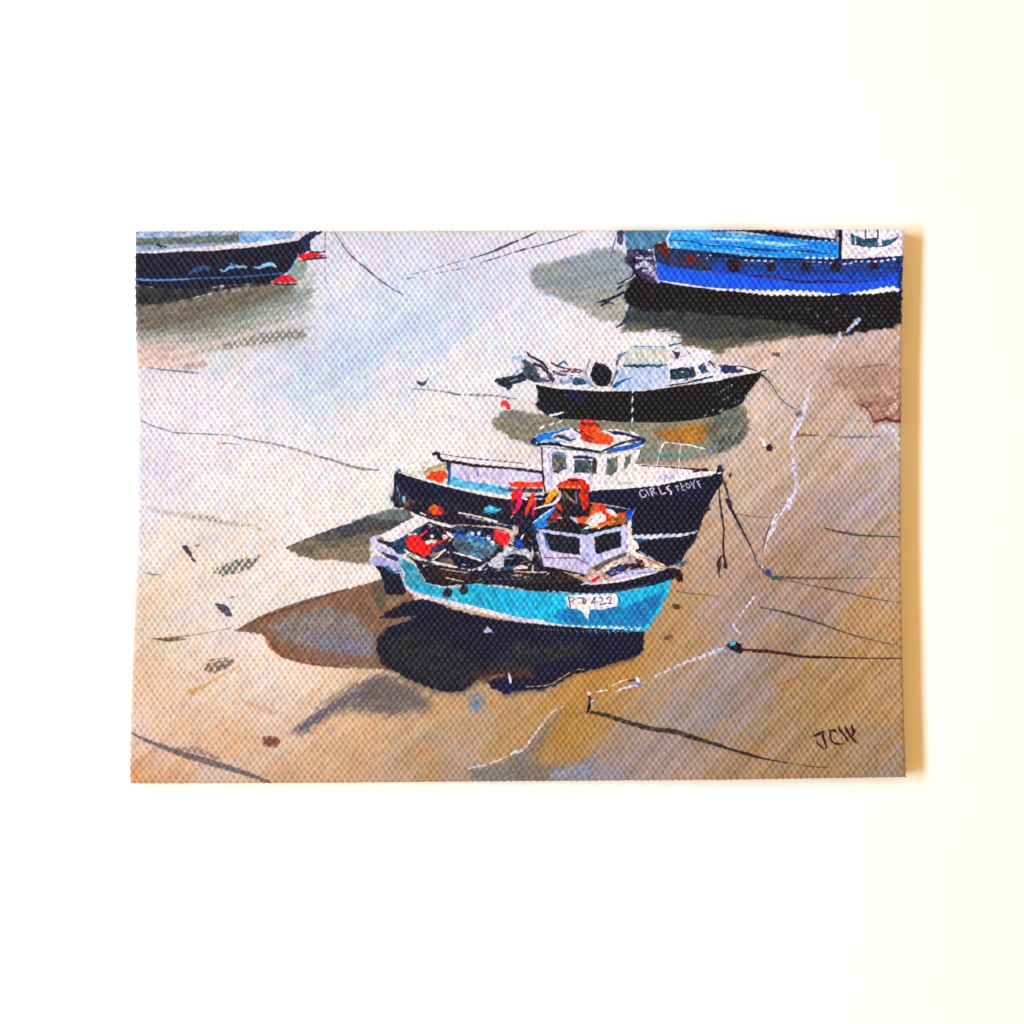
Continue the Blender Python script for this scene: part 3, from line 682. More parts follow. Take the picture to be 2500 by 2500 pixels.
E3t.line("765,305 820,335 870,350 960,368 1090,382", [22,22,12,16,12], (72,54,64)); E3t.line("850,325 900,292 940,325", [20,30,20], (30,110,130), dry=.2)
E3t.line("790,400 850,430 930,440", [26,32,20], (84,88,110), dry=.15); E3t.line("870,405 960,395 1110,405", [30,40,34], (120,66,78), dry=.42)
E3t.poly("1000,490 1060,470 1150,500 1150,540 1040,560 1005,545", (10,104,134), c2=(6,70,96)); E3t.poly("860,510 960,470 1000,450 1010,500 950,550 880,545", (140,156,184), c2=(190,196,214))
E3t.line("1190,240 1180,320 1150,400 1165,500 1250,575", [6,34,22,44,26], (112,120,146), c2=(176,180,204), dry=.1)
part("painted_float", b, "round black float on the stern deck")
E3t.ell(1325,440,118,132,(22,22,30),rot=-20,c2=(36,36,48)); E3t.ell(1272,322,26,22,(22,22,30))
E3t.line("1220,540 1290,585 1400,595", [10,14,12], (244,232,238))
part("painted_cabin", b, "boxy cuddy with beige top and pale blue lower panel")
E3t.line("1600,185 1535,225 1500,295 1510,370 1480,450 1430,560", [26,44,28,36,30,14], (84,102,124), c2=(140,150,176), dry=.08)
E3t.ell(1525,350,22,32,(250,240,240))
E4t.poly("150,138 610,150 622,335 108,352", (206,206,192), c2=(222,218,206), ang=80)
E4t.line("205,126 400,126 610,132", [8,14,10], (52,128,156), dry=.2, wk=2); E4t.line("240,150 600,160", 10, (170,176,220), dry=.4)
E4t.poly("80,385 640,368 645,590 480,625 180,648 0,650 10,520 60,450", (182,198,238), c2=(206,212,244), ang=75)
E4t.line("120,352 250,355 400,350 520,352 645,340", [26,36,26,34,10], (8,64,98), c2=(20,110,130), wk=3, rough=2)
E4t.line("0,595 60,550 140,515 215,492", [44,34,24,8], (44,116,172), c2=(20,80,120))
E4t.line("620,110 640,200 640,600", [30,34,12], (244,238,244))
E4t.poly("652,392 760,375 940,365 962,480 850,510 650,525", (58,78,88), c2=(36,50,62), rough=2); E4t.poly("980,352 1060,322 1105,420 1035,452", (48,80,116), c2=(60,70,90))
E4t.line("640,585 800,565 1000,520 1160,478", [20,22,26,18], (18,78,100), dry=.12, c2=(60,60,80)); E4t.line("680,595 1000,545", 10, (236,228,236), dash=(12,.5))
E4t.line("860,515 830,530", 22, (50,50,80))
E4t.poly("685,180 760,185 780,215 750,275 715,258 700,220", (78,72,84), c2=(50,40,50)); E4t.line("650,115 700,100 785,90", [30,20,12], (30,104,140)); E4t.line("680,10 770,15", 16, (90,120,150), dry=.2)
E4t.line("1115,300 1150,330 1190,385", [22,26,10], (78,60,68))
E4t.poly("1240,360 1380,358 1430,350 1440,390 1520,400 1515,425 1400,440 1300,445 1255,420", (54,60,102), c2=(70,74,120))
E4t.line("1235,352 1300,350 1400,360 1450,355 1560,375 1675,420", [14,12,8,12,20,10], (56,44,56))
E4t.line("1700,430 1745,412 1785,412", [10,14,14], (26,22,34))
scumble(E3t, "600,460 760,400 1150,400 1200,560 900,580 640,540", 30, [(250,244,246),(90,90,110),(150,160,180),(120,80,84),(60,64,80)], L=(3,9))
scumble(E4t, "650,110 790,110 1130,200 1200,370 1440,350 1600,410 1150,520 660,590", 34, [(254,250,250),(206,210,220),(90,104,124),(240,230,226),(60,80,100)], L=(3,9))
use(b)
B4.line("440,120 520,190 580,270 620,335 700,415 790,462", [24,16,10,9,9,7], (56,60,64), dry=.06)
B4.ell(810,500,34,30,(120,120,120),soft=4,dry=.25)
use(part("painted_buoy", 0, "small red mooring buoy left of the black motor boat"))
B2.poly("1715,395 1745,375 1775,385 1800,420 1800,465 1765,455 1745,430 1715,435", (236,24,44), curve=True, c2=(250,80,70), thick=1.2)

# ------------------------------------------------------------------ middle boat, navy hull
b = use(part("painted_boat", 0, "navy hulled fishing boat with white wheelhouse, lying behind the turquoise one")) or cur
B2.poly("765,1020 850,950 950,910 1090,880 1300,925 1932,980 1932,1220 1200,1180 900,1100 760,1060", (240,230,226), c2=(250,240,236))
B3.poly("-60,960 250,990 300,1100 260,1250 -60,1220", (236,226,232), c2=(216,208,228))
part("painted_hull", b)
B2.poly("703,1085 725,1035 762,1008 770,1050 900,1090 1100,1150 1200,1185 1400,1235 1700,1285 1945,1310 1945,1391 703,1391", (22,22,44), c2=(34,30,58), rough=1)
C2.poly("740,-10 1945,-10 1945,330 1700,250 1250,240 1000,180 930,145 860,115 800,70", (34,28,42), c2=(46,38,48), rough=1)
B3.poly("-20,1310 300,1250 700,1215 1000,1212 1280,1180 1600,1120 1885,1085 1912,1045 1932,1010 1945,1000 1945,1160 1880,1250 1800,1391 -20,1391", (22,24,48), c2=(30,30,56), rough=1)
B4.poly("-10,1090 30,1050 60,1010 105,1020 90,1090 45,1150 -10,1240", (22,24,50), rough=1)
C3.poly("-20,-10 1832,-10 1815,80 1765,170 1728,290 1680,400 1600,500 1565,575 1470,625 1420,640 1200,560 1000,480 -20,500", (22,22,44), c2=(30,26,40), rough=1)
C2.ell(760,-20,90,70,(60,60,66),dry=.3,soft=4); B2.line("795,1290 800,1340", 26, (150,180,210), dry=.3); B2.line("730,1180 760,1300", 16, (120,140,180), dry=.45)
B2.poly("840,1300 900,1330 830,1391 780,1391", (110,80,60), dry=.3, soft=3)
B2.line("705,1090 704,1391", 6, (40,36,40)); C2.line("705,0 703,215", [5,8,4], (44,36,44))
C2.line("1318,124 1500,158 1680,208", [10,16,12], (240,222,214)); C2.line("1380,155 1550,195 1800,248", [20,22,14], (140,144,170), dry=.3)
C2.ell(1622,95,86,34,(62,180,226),rough=3,c2=(96,196,232))
C2.ell(1092,102,72,48,(232,110,20),rough=3,c2=(216,70,30)); C2.ell(1150,115,26,26,(214,40,50),dry=.2)
C3.line("1110,352 1250,352 1400,340 1550,335 1660,312 1705,298", [36,42,40,34,24,14], (222,226,240), wk=4, c2=(190,204,228), thick=.8); C3.line("1110,380 1180,382 1250,380", [24,26,10], (24,84,132))
C3.ell(1815,90,22,16,(70,24,36)); C3.ell(1560,600,60,30,(44,90,120),dry=.45,soft=3)
part("painted_lettering", b, "hand painted white boat name on the bow")
LT = (222,218,236); kw = dict(rough=.3, wk=.3, thick=.6)
for s_, w_ in (("300,350 240,355 205,400 225,470 270,525 345,510 350,465",24),("340,330 385,400 440,480",24),("450,320 480,400 525,495",22),("450,320 520,300 545,330 500,380 600,440",22),
    ("650,290 690,370 730,455 820,420",26),("890,255 840,300 900,350 950,390 945,450",38),("1040,265 1120,255",22),("1080,260 1120,375",24),("1170,190 1200,280 1225,365 1290,345",20),("1180,200 1290,245",4),("1200,275 1270,255",18),
    ("1300,200 1330,300 1385,305 1400,250 1350,200 1300,200",20),("1400,150 1450,240 1500,315",20),("1500,115 1480,200 1500,315",16),("1560,150 1590,210 1640,290",26),("1560,150 1610,140",20),("1590,210 1640,215",18)):
    G2.line(s_, w_, LT, curve=False, **kw)
part("painted_deck", b, "lavender inner bulwark, pale blue floor and orange gear in the stern")
B2.poly("770,1000 850,950 1000,900 1095,882 1165,940 1100,1000 1010,1085 900,1080 770,1045", (242,234,228), c2=(252,246,240))
B2.line("860,975 920,950", 8, (180,170,180)); B2.poly("960,1080 1040,1010 1190,960 1200,1040 1060,1040 1000,1105", (176,158,112), c2=(214,200,170), dry=.1, soft=2)
B2.poly("1008,1112 1060,1042 1180,1036 1212,1068 1190,1162 1120,1150", (240,92,8), c2=(226,66,6), thick=.9); B2.poly("1180,1110 1215,1120 1215,1180 1160,1165",(244,236,226))
B2.poly("1240,975 1500,1000 1945,1040 1945,1225 1780,1210 1240,1140", (206,196,232), c2=(230,222,244), ang=80); B3.poly("-10,1045 245,1070 245,1150 120,1140 -10,1135", (206,200,232), c2=(230,224,244))
B2.poly("1205,1080 1400,1138 1740,1192 1810,1232 1770,1272 1400,1212 1205,1185", (84,176,224), c2=(120,190,228)); B2.line("1700,1200 1760,1230 1800,1200", 24, (70,120,150), dry=.25)
B2.line("1215,975 1225,1060 1215,1175", [46,30,26], (40,80,112), c2=(70,110,150)); B2.line("1490,1005 1495,1095", 7, (90,80,120))
B2.line("1130,895 1300,935 1500,955 1700,965 1945,990", [26,40,40,36,34], (244,230,232), thick=.8); B2.line("1140,880 1250,900 1400,920 1932,972", [10,14,12,10], (84,90,110), dry=.4)
B2.line("1120,910 1180,945 1300,962 1450,990 1700,1010 1945,1028", [20,34,30,24,20,20], (50,28,46), wk=2)
B2.line("1072,882 1120,880 1130,920 1165,950", [26,40,36,20], (50,40,60)); B2.ell(1215,975,22,26,(34,44,60))
B3.line("-10,990 120,992 250,1000", [26,30], (246,234,232)); B3.line("-10,1028 120,1040 250,1055", [22,28,30], (56,34,50), dry=.3)
B2.line("755,1055 820,1075 900,1100 1100,1155 1300,1205 1600,1268 1800,1298", [14,16,20,20,24,30,26], (248,234,232), rough=.8, thick=.9)
B2.line("735,1035 752,1020", 22, (150,160,200), dry=.2)
scumble(B2, "780,1010 1000,910 1150,930 1180,1030 1000,1080 820,1050", 26, [(252,246,242),(206,196,190),(170,150,120),(230,216,206)], L=(4,10), ang=-25)
scumble(C2, "780,0 1900,60 1900,220 1300,160 900,90", 40, [(52,44,52),(24,22,40),(70,62,70),(40,50,90)], L=(5,16), ang=10, spread=12)
use(b)
part("painted_deck", b, "white foredeck with a thin wire rail")
B3.poly("860,1085 1050,1005 1140,980 1300,990 1700,1030 1800,1045 1890,1058 1600,1115 1450,1150 1280,1182 1000,1213 700,1222 690,1140", (250,240,240), c2=(240,226,230), ang=80)
B3.line("1380,1100 1480,1100", 44, (196,188,226), dry=.35, soft=2); B3.line("980,1160 1090,1160", 26, (206,196,200), dry=.4); B3.line("870,1085 950,1075", 26, (150,150,140), dry=.3)
B3.line("1180,992 1400,1005 1600,1020 1800,1035", [7,8,14,30], (60,24,36)); B3.poly("1700,1020 1790,1012 1808,1050 1730,1050 1660,1055", (58,22,32))
B3.line("1332,975 1350,880 1390,780 1420,772 1560,790 1640,800 1785,836", [8,9,9,12,12,14,12], (250,246,242), curve=False); B3.line("1552,795 1540,900 1534,1018", [9,8,8], (250,246,242)); B3.ell(1830,850,26,16,(110,140,200),dry=.1)
B3.line("1490,1040 1492,1160", 5, (206,190,196))
B3.line("700,1228 900,1205 1280,1180 1450,1145 1700,1095 1885,1058", [14,14,14,18,16,14], (252,244,242), wk=2, thick=.9)
G4.line("1100,780 1110,880 1040,990 950,1150", [200,180,110,90], (28,28,52)); G4.ell(1115,830,120,100,(34,40,60)); G4.line("1180,930 1200,1090", [80,50], (50,16,30)); G4.line("1040,1065 1090,1055 1150,1045", 56, (252,250,252))
G4.ell(1590,1140,60,90,(64,16,70),rot=10)
w = part("painted_wheelhouse", b, "white wheelhouse with blue-edged roof and orange heap on top")
E5t.poly("232,465 1080,560 960,870 970,1075 300,1080 270,980 250,700", (228,218,242), c2=(244,236,246), ang=85)
E5t.poly("1075,565 1620,488 1545,715 1300,850 1180,870 950,1010 960,870 1010,640", (248,238,238), c2=(236,228,232), ang=95)
E5t.line("240,480 252,700 270,980 290,1080", [16,22,30,24], (48,34,56)); E5t.line("335,560 370,800 380,980", [40,34,30], (190,176,222), dry=.3, soft=2)
E5t.poly("385,560 570,565 582,770 500,800 425,822 380,720", (120,128,114), c2=(96,78,84), ang=50, rough=2.5); E5t.line("395,560 460,545 560,560", [20,38,24], (84,136,190))
E5t.line("420,800 470,820", 26, (70,40,50)); E5t.poly("690,640 1000,640 995,840 870,832 690,822", (92,112,102), c2=(64,74,80), ang=50, rough=2.5)
E5t.line("700,605 800,600 980,622", [44,40,28], (40,46,92)); E5t.line("940,660 985,670 960,800", [30,60,40], (84,40,44), dry=.15); E5t.line("930,660 935,720", 9, (240,230,230))
E5t.line("880,770 930,840 950,900", [14,26,12], (190,180,170), dry=.2)
E5t.poly("1145,640 1290,590 1300,800 1200,862 1130,850", (126,138,122), c2=(98,104,96), ang=60, rough=2.5); E5t.poly("1388,600 1495,550 1460,700 1385,785", (128,144,122), c2=(104,112,100), rough=2.5)
E5t.line("1160,620 1165,660", 24, (60,70,120), dry=.2)
E5t.line("1620,490 1590,600 1530,715", [12,16,16], (90,76,84), dash=(14,.6))
E5t.poly("100,352 190,282 480,222 620,190 700,215 1100,240 1180,215 1480,270 1620,325 1680,390 1620,470 1350,512 1085,548 700,492 250,452 118,405", (240,230,230), c2=(250,242,240))
E5t.poly("140,345 190,290 480,226 620,190 640,220 560,240 430,285 372,322 420,368 600,392 500,412 250,372 215,425 170,400", (8,128,228), c2=(6,110,210))
E5t.line("270,378 400,372 560,385 620,370", [30,20,16], (150,190,236), dry=.15); E5t.ell(130,380,42,46,(30,34,84)); E5t.line("110,400 200,450", 26, (40,44,96), dry=.1)
E5t.poly("560,245 640,225 760,330 700,380 600,330 520,290", (206,200,232), c2=(230,224,240)); E5t.line("405,320 470,310 560,335 640,370 700,350", [14,50,56,40,16], (74,76,84), c2=(46,54,56)); E5t.ell(435,325,26,20,(120,100,60))
E5t.line("590,390 650,400 680,380", 30, (190,190,230), dry=.2)
E5t.line("200,420 330,420 500,430 700,482 900,505 1080,542", [40,46,50,38,38,30], (28,28,54), wk=1.5); E5t.line("500,402 560,425 620,445", [16,26,18], (252,244,246))
E5t.line("1085,520 1200,470 1300,425 1450,380 1580,365", [20,30,34,30,40], (52,46,50)); E5t.ell(1500,390,60,20,(90,80,96),rot=-15,dry=.2)
E5t.line("1150,532 1250,500 1350,482 1500,450 1640,400", [26,56,62,66,40], (4,110,214), c2=(10,96,190)); E5t.line("1640,380 1630,440 1580,500", 10, (220,232,250))
E5t.poly("1150,235 1300,240 1450,270 1620,330 1640,380 1560,355 1400,302 1300,300 1220,290", (32,32,72), c2=(44,40,80)); E5t.line("1185,218 1300,230 1440,262", [10,16,14], (250,240,240)); E5t.line("1470,245 1530,280 1572,300", [20,40,20], (252,246,248))
E5t.line("1560,330 1660,370 1640,410", [40,56,30], (20,40,84)); E5t.line("1065,520 1080,560", 14, (220,220,240), dash=(4,.6))
part("painted_heap", b, "orange and red fishing gear on the wheelhouse roof")
E5t.line("690,215 780,270 900,340", [16,42,50], (62,50,60), dry=.05)
E5t.poly("785,110 850,80 940,88 1000,130 1055,185 1060,240 1120,270 1230,305 1240,370 1180,432 1080,422 1000,420 850,392 770,345 800,290 750,210", (242,56,16), c2=(250,96,6), ang=30, rough=2.5, thick=1.2)
E5t.line("800,130 880,150 980,150 1040,175", [30,56,56,30], (96,44,40), dry=.1, c2=(130,60,50)); E5t.line("790,235 860,300 940,350", [20,40,40], (110,50,30), dry=.15); E5t.poly("780,320 860,320 960,400 850,390", (176,36,20), dry=.1, soft=2)
E5t.line("940,190 1000,230 1090,300", 26, (255,140,20), dry=.4); E5t.ell(950,345,20,16,(90,40,20))
scumble(E5t, "770,110 960,100 1080,250 1230,320 1180,420 850,380 760,330", 26, [(255,120,10),(180,30,20),(250,70,30),(110,44,40)], L=(3,8), ang=30)

# ------------------------------------------------------------------ turquoise boat in front
use(0)
b = use(part("painted_boat", 0, "turquoise fishing boat with lavender wheelhouse in the foreground")) or cur
part("painted_keel", b, "blue-black lower hull and its reflection")
S0.poly("987,1470 1040,1458 1100,1486 1200,1510 1280,1520 1400,1528 1500,1536 1572,1540 1572,1590 1560,1600 1520,1612 1450,1634 1395,1650 1350,1676 1320,1686 1260,1684 1232,1692 1190,1666 1215,1648 1180,1645 1160,1660 1130,1688 1100,1690 1060,1684 1010,1662 965,1640 935,1622 920,1590 922,1560 945,1532 1000,1512 1012,1504 960,1510 928,1508 945,1494", (24,24,48), curve=False, soft=2.2, rough=3.2, wk=2, c2=(20,20,42), var=.16)
S0.poly("925,1560 1000,1530 1100,1560 1200,1640 1130,1686 1060,1684 1000,1655 940,1622", (40,38,42), soft=24, dry=.15, c2=(52,44,44), rough=5)
S0.poly("1200,1530 1400,1545 1560,1560 1540,1605 1400,1640 1300,1680 1230,1690 1250,1640 1200,1600", (14,18,54), soft=22, dry=.1, c2=(26,28,50), rough=5)
S0.poly("1180,1620 1260,1560 1420,1560 1440,1600 1300,1630 1260,1650", (44,46,48), soft=22, dry=.3, c2=(60,50,50), rough=6)
S0.poly("1150,1650 1200,1632 1300,1630 1310,1655 1240,1664 1180,1664", (78,52,44), soft=11, dry=.25, rough=4)
S0.poly("1190,1664 1210,1668 1240,1650 1320,1680 1260,1686 1232,1694 1200,1680", (12,16,58), soft=2)
D2.line("1590,405 1630,360 1740,340", [20,30,20], (120,100,90), dry=.2)
D2.line("1782,325 1795,360 1800,410", [14,26,22], (240,236,246), thick=1)
D3.line("105,450 250,440 340,420 430,365 520,310 600,286 640,290", [10,10,9,10,7,6], (176,150,120), dry=.1); D3.line("110,478 260,475 400,400", [7,7], (90,100,140), dry=.15)
C2.poly("1545,1248 1585,1198 1625,1235 1600,1250 1570,1258", (212,208,232), thick=1); C2.line("1600,1248 1640,1250", 6, (110,160,220))
part("painted_hull", b, "turquoise topsides with a white waterline")
C2.poly("745,560 800,560 900,620 960,720 1010,790 1170,830 1300,830 1420,790 1600,805 1945,850 1945,1140 1700,1085 1500,1025 1200,950 950,890 800,830 750,740", (0,180,218), c2=(30,160,196), ang=70)
C3.poly("-20,845 300,872 700,890 1000,868 1300,806 1465,748 1440,830 1390,940 1345,1045 1295,1140 1235,1225 1190,1244 900,1222 500,1190 -20,1120", (0,188,224), c2=(0,166,206), ang=70)
C2.poly("745,560 880,600 960,720 1000,800 900,840 800,800 750,700", (92,168,188), soft=3, dry=.15, c2=(56,146,170))
C2.poly("1050,850 1400,880 1500,990 1200,940 950,880", (70,180,210), soft=4, dry=.4)
C3.poly("690,900 950,890 1000,1020 1280,900 1400,850 1350,1010 1260,1150 1180,1220 900,1205 500,1175 350,1100 480,1020 690,1060", (2,134,184), soft=5, rough=3, c2=(8,116,170), ang=60, var=.14)
C3.line("1440,840 1390,940 1340,1050 1280,1130", [24,30,30,24], (20,182,220), dry=.2, soft=2)
C3.line("1000,905 1150,870 1300,830 1440,770", [20,26,20,10], (30,180,226), dry=.3)
C2.line("775,790 830,840 900,880 1000,917 1200,965 1500,1035 1700,1088 1945,1142", [26,40,44,44,44,44,44,40], (226,206,216), wk=2.5, c2=(240,224,230), thick=.9)
C3.line("-10,1130 200,1150 400,1182 620,1196", [36,40,18,9], (222,210,226), dry=.05, wk=2.5)
C3.line("640,1200 900,1205 1170,1215", [24,30,26], (206,220,240), dry=.5, c2=(240,236,244)); C3.line("640,1232 900,1240 1180,1240", [7,10,10], (120,160,214), dash=(11,.5))
C3.line("180,1212 700,1250 1100,1250", 12, (130,150,170), dash=(15.7,.25))
C2.line("750,640 780,700 790,760", [40,56,30], (202,196,226), dry=.15, c2=(226,206,214))
part("painted_stern", b, "pale lavender transom with dark rudder")
E1t.poly("120,400 270,365 235,430 290,490 500,610 560,700 430,690 240,580 150,500", (190,190,230), c2=(214,208,238), ang=75)
E1t.poly("240,580 300,590 520,670 500,710 430,705 320,650", (54,54,96), c2=(70,64,100))
E1t.poly("120,720 180,650 280,655 430,720 560,740 545,840 430,865 360,800 220,785 125,765", (168,168,218), c2=(190,188,230), ang=75); E1t.line("360,790 450,860 540,840", [20,30,26], (40,120,160), dry=.25)
E1t.poly("205,780 290,790 360,800 430,870 520,880 560,960 590,1060 620,1110 560,1185 430,1170 340,1165 305,1000 275,880", (30,28,50), c2=(40,32,40), rough=2)
E1t.line("340,800 400,860", [30,20], (24,110,150), dry=.1); E1t.line("430,1160 420,1310", [22,6], (70,60,60), dry=.1); E1t.line("225,1230 300,1360", [9,6], (50,36,32)); 
E1t.line("220,460 320,520 420,560 505,625", [22,26,14,10], (240,228,222), thick=.8)
E1t.poly("440,1170 590,1190 540,1270 400,1320 330,1250", (132,120,96), dry=.2, soft=3)
part("painted_rail", b, "black rubbing strake along the gunwale")
scumble(C3, "0,880 900,900 1400,830 1200,1200 0,1100", 60, [(0,170,214),(20,190,226),(10,130,180)], L=(10,28), W=(1.5,3.5), ang=8, spread=12, dry=.25, op=.7)
scumble(C2, "800,600 1000,820 1900,880 1900,1100 1000,900 790,780", 50, [(0,190,226),(60,160,190),(120,196,210)], L=(8,22), W=(1.5,3.5), ang=30, spread=25, dry=.25, op=.7)
C3.poly("-20,560 300,600 640,780 700,795 1000,765 1300,700 1440,640 1510,640 1490,745 1300,806 950,872 700,892 300,872 -20,846", (26,22,38), c2=(34,28,44), rough=1.2, ang=-5)
C2.poly("820,520 900,560 1100,600 1400,560 1945,560 1945,852 1600,805 1500,792 1400,800 1320,800 1180,818 1010,785 950,690 900,600", (34,30,42), c2=(44,36,46), rough=1.5)
C2.poly("1080,620 1400,690 1550,750 1500,790 1200,760 1090,700", (62,38,32), soft=2, c2=(50,32,34)); C3.poly("-20,700 500,705 620,770 -20,790", (64,50,42), soft=3, dry=.15, c2=(44,36,40))
C3.line("700,870 1000,850 1280,790", 14, (50,70,130), dry=.35); C3.line("300,860 600,885 900,885", 12, (180,190,210), dry=.5)
C2.line("1600,812 1700,815 1932,850", 22, (196,200,196), dry=.45)
C3.ell(1530,710,40,64,(46,14,20),rot=-22,c2=(60,20,22),thick=1.2); E6t.line("1370,540 1460,560 1560,600", [14,26,10], (206,190,214)); E6t.line("1570,570 1650,548", 12, (130,100,150))
E1t.ell(1175,1140,66,66,(54,46,46),rough=3,dry=.12); E1t.ell(1395,1100,54,64,(52,46,52),rough=3,dry=.12); E1t.line("1230,1180 1330,1300", [50,40], (160,200,214), dry=.5, soft=3)
d = part("painted_deck", b, "cluttered stern deck with white capping")
E1t.poly("225,425 420,458 640,350 930,185 1230,255 1500,230 1932,300 1932,850 1500,870 1100,800 960,730 650,590 500,620 440,560", (28,40,62), c2=(34,34,50), rough=1)
E1t.poly("400,460 640,350 900,195 960,200 700,420 620,600 520,630 450,540", (30,84,108), c2=(20,60,84), ang=-30)
E1t.poly("265,370 500,245 770,95 860,140 905,190 650,330 450,452 330,440", (242,230,232), c2=(250,240,240), ang=-28); E1t.line("230,430 300,465 400,465", [20,32,10], (40,36,56))
E1t.poly("830,260 930,192 1180,262 1250,320 1250,420 1170,560 1000,560 900,500 820,380", (26,22,42), c2=(36,34,52), ang=20)
E1t.line("850,135 980,185 1100,225 1245,262", [26,34,34,20], (246,232,226), thick=.8); E1t.line("815,68 880,98", [10,14], (246,240,240)); E1t.line("960,160 1020,128", 12, (220,210,210)); 
E1t.ell(1320,272,90,34,(78,92,112),c2=(50,56,76)); E1t.line("1240,235 1400,225 1640,265", [12,20,20], (150,140,120), dry=.35)
E1t.poly("1260,350 1400,385 1560,395 1720,430 1880,500 1800,620 1660,690 1500,650 1330,590 1250,500", (84,152,174), c2=(96,108,120), ang=20, rough=2.5, var=.16)
E1t.poly("1270,480 1400,430 1540,520 1480,600 1330,570", (90,100,112), soft=3, dry=.15, c2=(60,70,86))
E1t.line("1280,362 1400,378 1560,395 1660,425 1760,450", [40,50,56,44,20], (8,128,226), c2=(20,100,200)); 
for x_,y_,r_ in ((1510,345,22),(1592,345,24),(1725,400,30),(1785,475,32),(855,780,13),(1140,390,34),(965,382,22),(1190,602,12)): E1t.ell(x_,y_,r_,r_*1.05,(246,236,232),rough=.8)
E1t.line("1170,330 1205,360 1248,400", [24,48,22], (250,246,248), thick=.8)
E1t.line("1265,600 1400,640 1500,665 1630,712", [16,24,28,24], (246,232,226), thick=.8)
E1t.poly("1180,610 1250,622 1400,665 1620,728 1640,780 1560,830 1350,790 1230,700", (26,24,60), c2=(34,30,50)); E1t.line("1370,760 1420,770", 12, (180,190,220), dry=.2)
E1t.poly("1070,700 1180,650 1240,720 1260,780 1140,760", (156,136,104), c2=(96,84,84), dry=.08); E1t.poly("930,610 1060,590 1140,560 1060,640 980,680 930,650", (176,160,136), c2=(140,126,110)); E1t.line("1140,570 1080,615 1040,660 960,700", [22,24,18,22], (248,232,214))
E1t.line("570,560 640,590 740,650 820,680 895,712", [14,20,22,18,20], (240,222,206), dash=(18,.72)); E1t.line("970,722 1060,752 1150,768 1300,800", [30,44,34,24], (248,232,218), thick=.8); E1t.line("1340,808 1480,838", 22, (244,228,222), dash=(16,.5))
E1t.line("1080,815 1200,840 1440,872", [10,20,12], (196,176,150), dry=.12); E1t.line("1155,938 1240,960 1380,990", [20,18,8], (226,206,196), dry=.1); E1t.ell(1610,820,34,24,(236,220,226),rot=-20); E1t.line("1500,840 1640,790 1700,740", [20,30,20], (206,196,206), dry=.35)
E2t.poly("0,1140 60,1120 180,1015 300,968 500,958 560,1000 545,1060 380,1035 260,1050 240,1175 160,1195 60,1150", (222,210,214), c2=(180,190,204), ang=-30, rough=2.5)
E2t.poly("245,1070 300,1035 400,1025 490,1050 565,1110 560,1185 400,1165 250,1200", (26,26,50), c2=(34,32,46)); E2t.line("262,1078 350,1082", 18, (140,158,190)); E2t.line("245,1200 340,1190", 40, (24,104,136), dry=.2)
E2t.line("370,1200 440,1180 515,1185", [22,46,24], (244,224,222)); E2t.line("370,1228 480,1238 600,1242 740,1240", [12,12,18,14], (222,200,182), dry=.1); E2t.line("330,1280 440,1275", [12,20], (200,180,170), dry=.25)
E2t.ell(380,745,36,56,(220,208,196),c2=(180,170,170)); E2t.line("478,790 440,850", [14,24], (240,230,226)); E2t.poly("360,860 450,850 480,920 470,960 370,950", (60,120,170), c2=(30,80,180)); E2t.line("370,930 460,925", 30, (24,70,180), dry=.1)
E2t.line("330,870 365,920 300,930", [12,10], (40,34,50)); E2t.line("520,990 560,1060", [24,20], (190,180,190), dry=.3)
E2t.line("575,945 585,1080 580,1240", [12,22,16], (216,206,212), dry=.05); E2t.line("610,1010 625,1080", 26, (226,214,216), dry=.3)
E2t.line("50,1325 300,1322 560,1330", 14, (84,124,140), dry=.5); E2t.line("40,1180 200,1215", 14, (60,60,90), dry=.4)
E2t.line("0,612 80,632 165,645", [14,18,16], (246,232,226))
scumble(E1t, "520,620 700,600 1000,720 1500,850 1900,860 1900,1010 1500,990 1200,1000 950,900 800,850", 60, [(60,44,40),(24,20,36),(96,84,84),(200,184,176),(40,60,90),(84,60,50)])
scumble(E1t, "1180,240 1500,240 1800,330 1880,480 1800,640 1600,700 1300,560 1240,380", 60, [(30,60,90),(150,190,206),(60,60,76),(230,222,220),(20,110,190),(40,34,50)])
scumble(E1t, "820,260 940,200 1180,270 1250,400 1150,540 1000,440", 26, [(24,22,44),(230,226,230),(60,60,90),(200,30,60),(30,90,120)])
scumble(E1t, "240,440 430,470 660,370 600,560 700,620 520,640", 22, [(20,50,74),(50,110,130),(30,30,50)])
scumble(E2t, "0,900 300,860 480,900 600,1000 700,1200 900,1260 600,1330 200,1320 0,1250", 70, [(230,222,224),(30,28,46),(90,84,100),(180,170,190),(24,70,110),(150,130,120),(20,18,34)])
scumble(E2t, "300,560 560,560 600,720 580,960 460,900 380,700", 34, [(24,22,38),(90,40,44),(214,206,206),(50,60,96),(140,60,50)])
part("painted_bag", b, "bright red bag in the stern")
E1t.poly("605,450 655,372 730,352 775,362 820,420 920,490 1050,455 1010,520 945,580 925,640 850,652 760,602 650,560", (248,4,4), c2=(230,0,10), rough=1, thick=1.3)
E1t.line("800,380 850,345 895,318", [24,34,24], (214,20,62)); E1t.line("930,500 1050,465 1120,440 1180,410", [30,40,30,20], (220,24,70), dry=.06); E1t.poly("870,480 900,440 950,420 1040,440 1000,475 930,490", (240,226,214)); E1t.poly("950,600 960,540 1060,490 1150,490 1060,570", (44,46,92), c2=(60,60,100)); E1t.line("655,355 750,350", 22, (220,230,240), dry=.3)
part("painted_box", b, "crimson box against the wheelhouse side")
